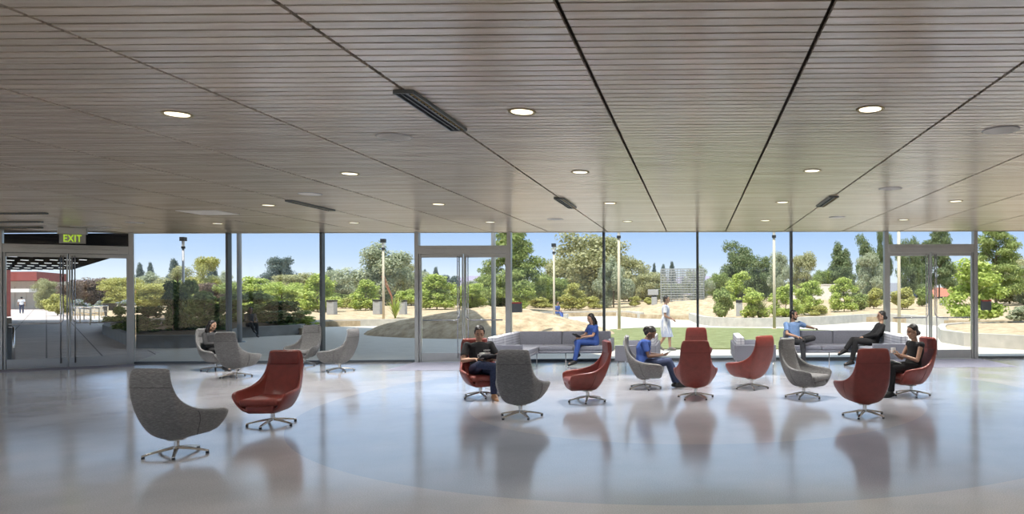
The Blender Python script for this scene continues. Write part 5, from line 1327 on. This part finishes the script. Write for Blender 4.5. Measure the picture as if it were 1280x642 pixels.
# small white print on the shirt: two short rows of marks
for k, (n_, dz_) in enumerate(((7, 0), (8, -.045))):
    bm = bmesh.new()
    for j in range(n_): box(bm, (-.06+j*.0165, 0, 0), (.011, .004, .026 if j % 3 else .020))
    lb = obj('chest_print', bm, 'print_white', t2); lb.location = (-.085, .092-dz_*.3, SZ+.405+dz_); lb.rotation_euler = (math.radians(-10), 0, 0)
# P3 scrubs on the sofa
p3 = A(741.5, 17.35)
o, rz = (p3.x, p3.y), math.atan2(.78, -.62)
person('person in blue scrubs with long hair reading a tablet on the left sofa', o, rz, .475, fem=True, hair='long', skin='skin_tan', top='scrubs_blue', tunic=True, trousers='scrubs_blue', shoe='shoe_black', sc=.98,
       look=(-.05, .9, -.35), chest=(0, .0, .35), neck=(0, .03, .52), head=(0, .07, .67), sR=(.165, .02, .465), sL=(-.165, .02, .465), eR=(.20, .13, .25), eL=(-.20, .13, .25), wR=(.09, .34, .22), wL=(-.09, .36, .22),
       kR=(.08, .43, .09), kL=(-.06, .45, .10), aR=(.06, .40, -.21), aL=(-.02, .55, -.37), tR=(-.06, .13, -.05))
q = loc_to_world(o, rz, (0, .46, .475+.25)); open_book('tablet', q, rz, .11, .17, .5, 'dark open tablet case held by the long-haired person in scrubs', 'black_plastic', 'black_plastic', 'tablet')
# P4 scrubs with phone
o, rz = at_chair('C10', 0, -.02)
person('person in blue scrubs with tied hair bent over a phone in a grey chair', o, rz, SZ, fem=True, hair='pony', skin='skin_brown', top='scrubs_blue', tunic=True, trousers='navy_cloth', shoe='shoe_black', sc=1.02,
       look=(.1, .75, -.62), chest=(0, .0, .35), neck=(0, .06, .51), head=(0, .135, .615), sR=(.165, .03, .46), sL=(-.165, .03, .46), eR=(.22, .11, .22), eL=(-.22, .11, .22), wR=(.07, .33, .22), wL=(-.06, .34, .22), pR=(0, 0, 1), pL=(0, 0, 1),
       kR=(.11, .47, .11), kL=(-.11, .46, .10), aR=(.12, .66, -.27), aL=(-.10, .58, -.30), tR=(0, .16, .0))
q = loc_to_world(o, rz, (0, .43, SZ+.26)); bm = bmesh.new(); rbox(bm, (0, 0, 0), (.075, .15, .01), .004, 2, mat=Matrix.Rotation(.35, 4, 'X')); tag(obj('phone', bm, 'black_plastic', loc=q, rot=(0, 0, rz)), 'dark phone in the hands of the person with tied hair', 'phone')
# P5 light blue shirt, arm along the sofa back
p5 = A(993, 17.40); o, rz = (p5.x, p5.y), math.atan2(-.50, -.86)
person('bearded person in light blue shirt with an arm along the right sofa back', o, rz, .475, beard=True, skin='skin_tan', top='light_blue_shirt', trousers='charcoal_cloth', shoe='shoe_black', sc=1.02,
       look=(-.62, .78, -.10), chest=(0, -.05, .36), neck=(0, -.06, .54), head=(0, -.03, .70), sR=(.20, -.07, .48), sL=(-.20, -.06, .49), eR=(.27, .06, .26), wR=(.14, .30, .20), eL=(-.44, -.07, .41), wL=(-.68, -.11, .365), fL=(-1, -.05, -.1), pL=(0, 0, -1),
       kL=(-.24, .40, .16), aL=(.12, .50, .14), tL=(.10, .10, .03), kR=(.12, .45, .09), aR=(.10, .47, -.375))
# P6 black clothes leaning back
p6 = A(1092.5, 16.95); o, rz = (p6.x-.02, p6.y), PI/2+.05
person('person in black clothes with tied hair leaning back on the right sofa', o, rz, .475, fem=True, hair='lowbun', skin='skin_tan', top='black_cloth', sleeve='long', trousers='black_cloth', shoe='shoe_black', sc=1.03,
       look=(0, .98, -.05), chest=(0, -.12, .34), neck=(0, -.19, .51), head=(0, -.19, .68), sR=(.165, -.17, .455), sL=(-.165, -.17, .455), eR=(.22, -.02, .26), eL=(-.22, -.02, .26), wR=(.06, .22, .20), wL=(-.06, .24, .20),
       kR=(.10, .46, .13), kL=(-.10, .44, .12), aR=(.05, .65, -.10), aL=(-.10, .54, -.36), tR=(0, .15, -.06))
# P7 rightmost
o, rz = at_chair('C16', 0, -.03)
person('person in black sleeveless top with a mug and papers in the rightmost red chair', o, rz, SZ, fem=True, hair='lowbun', skin='skin_tan', top='black_cloth', sleeve='none', trousers='black_cloth', shoe='shoe_black', sc=1.02,
       look=(0, .95, -.22), chest=(0, -.06, .35), neck=(0, -.05, .52), head=(0, .0, .675), sR=(.165, -.05, .465), sL=(-.165, -.05, .465), eR=(.22, .06, .22), eL=(-.22, .06, .22), wR=(.07, .28, .31), wL=(-.06, .29, .31), fR=(-.2, .5, .6), fL=(.2, .5, .6), cR=.9, cL=.9,
       kR=(.10, .46, .10), kL=(-.10, .46, .11))
q = loc_to_world(o, rz, (0, .375, SZ+.385)); bm = bmesh.new(); tube(bm, [(0, 0, -.045), (0, 0, .045)], [.033, .040], 20); tube(bm, [(.038, 0, .028), (.06, 0, .02), (.06, 0, -.02), (.034, 0, -.028)], .005, 8)
tag(obj('mug', bm, 'ceramic_white', loc=q, rot=(0, 0, rz)), 'white mug held by the person in the black sleeveless top', 'mug')
q = loc_to_world(o, rz, (.0, .52, SZ+.245)); bm = bmesh.new(); rbox(bm, (0, 0, 0), (.30, .42, .012), .004, 2, mat=Matrix.Rotation(.32, 4, 'X')); tag(obj('paper_pad', bm, 'paper', loc=q, rot=(0, 0, rz)), 'large white paper pad on the lap of the person in the rightmost chair', 'papers')
# outside: walking patient
p = G(832, 437.5); o, rz = (p.x, p.y), -PI/2
person('person in a white hospital gown walking on the lawn edge outside', o, rz, .86, hair='short', skin='skin_tan', top='gown_cloth', legs='gown', shoe='shoe_grey', sc=1.0,
       pelvis=(0, 0, .06), chest=(0, .01, .34), neck=(0, .0, .53), head=(0, .035, .69), look=(0, 1, -.08), sR=(.18, 0, .475), sL=(-.18, 0, .475), eR=(.23, .0, .20), eL=(-.22, .0, .20), wR=(.16, .20, .10), wL=(-.14, .20, .10),
       hR=(.08, 0, .0), hL=(-.08, 0, 0), kR=(.09, .12, -.38), kL=(-.09, .0, -.40), aR=(.09, .14, -.775), aL=(-.09, -.22, -.735), tR=(0, .16, -.01), tL=(0, .15, -.06))
# seated person in scrubs far outside
p = G(695, 400.5); o = (p.x, p.y+.1)
bm = bmesh.new(); rbox(bm, (0, 0, .22), (1.7, .45, .44), .03); tag(obj('stone_seat', bm, 'concrete_curb', loc=(p.x-.1, p.y+.12, 0)), 'low concrete block the distant person in scrubs sits on', 'bench')
person('distant person in blue scrubs sitting outside beside the pale lamp post', o, math.atan2(-.8, -.6), .44, hair='short', skin='skin_tan', top='scrubs_pale', trousers='scrubs_pale', shoe='shoe_black', sc=1.0, look=(-.1, .95, -.2), wR=(.1, .40, .16), wL=(-.1, .40, .16), aR=(.10, .72, -.30), chest=(0, .05, .34), neck=(0, .10, .52), head=(0, .15, .67), sR=(.18, .08, .46), sL=(-.18, .08, .46))
# dark figure on the planter
p = G(309, 421); o = (p.x, p.y+.22)
person('person in dark clothes sitting on the planter edge in the shade outside', o, math.atan2(-.75, -.66), .43, hair='short', skin='skin_brown', top='charcoal_cloth', sleeve='long', trousers='black_cloth', shoe='shoe_black', sc=1.0, look=(.1, .95, -.1), kR=(.1, .46, .12), aR=(.1, .82, -.15), aL=(-.10, .50, -.34))
# far walker
p = G(27, 391.5); person('distant person in white shirt walking away along the left path', (p.x, p.y), -.75*0+.72, .88, hair='short', skin='skin_tan', top='white_shirt', trousers='navy_cloth', sc=1.0,
       pelvis=(0, 0, .04), chest=(0, .0, .33), neck=(0, .0, .52), head=(0, .02, .68), sR=(.19, 0, .47), sL=(-.19, 0, .47), eR=(.25, -.04, .20), eL=(-.25, .0, .20), wR=(.24, .08, -.02), wL=(-.24, .14, .0), hR=(.09, 0, 0), hL=(-.09, 0, 0), kR=(.10, .06, -.40), kL=(-.10, .02, -.40), aR=(.10, .04, -.80), aL=(-.10, -.12, -.78))
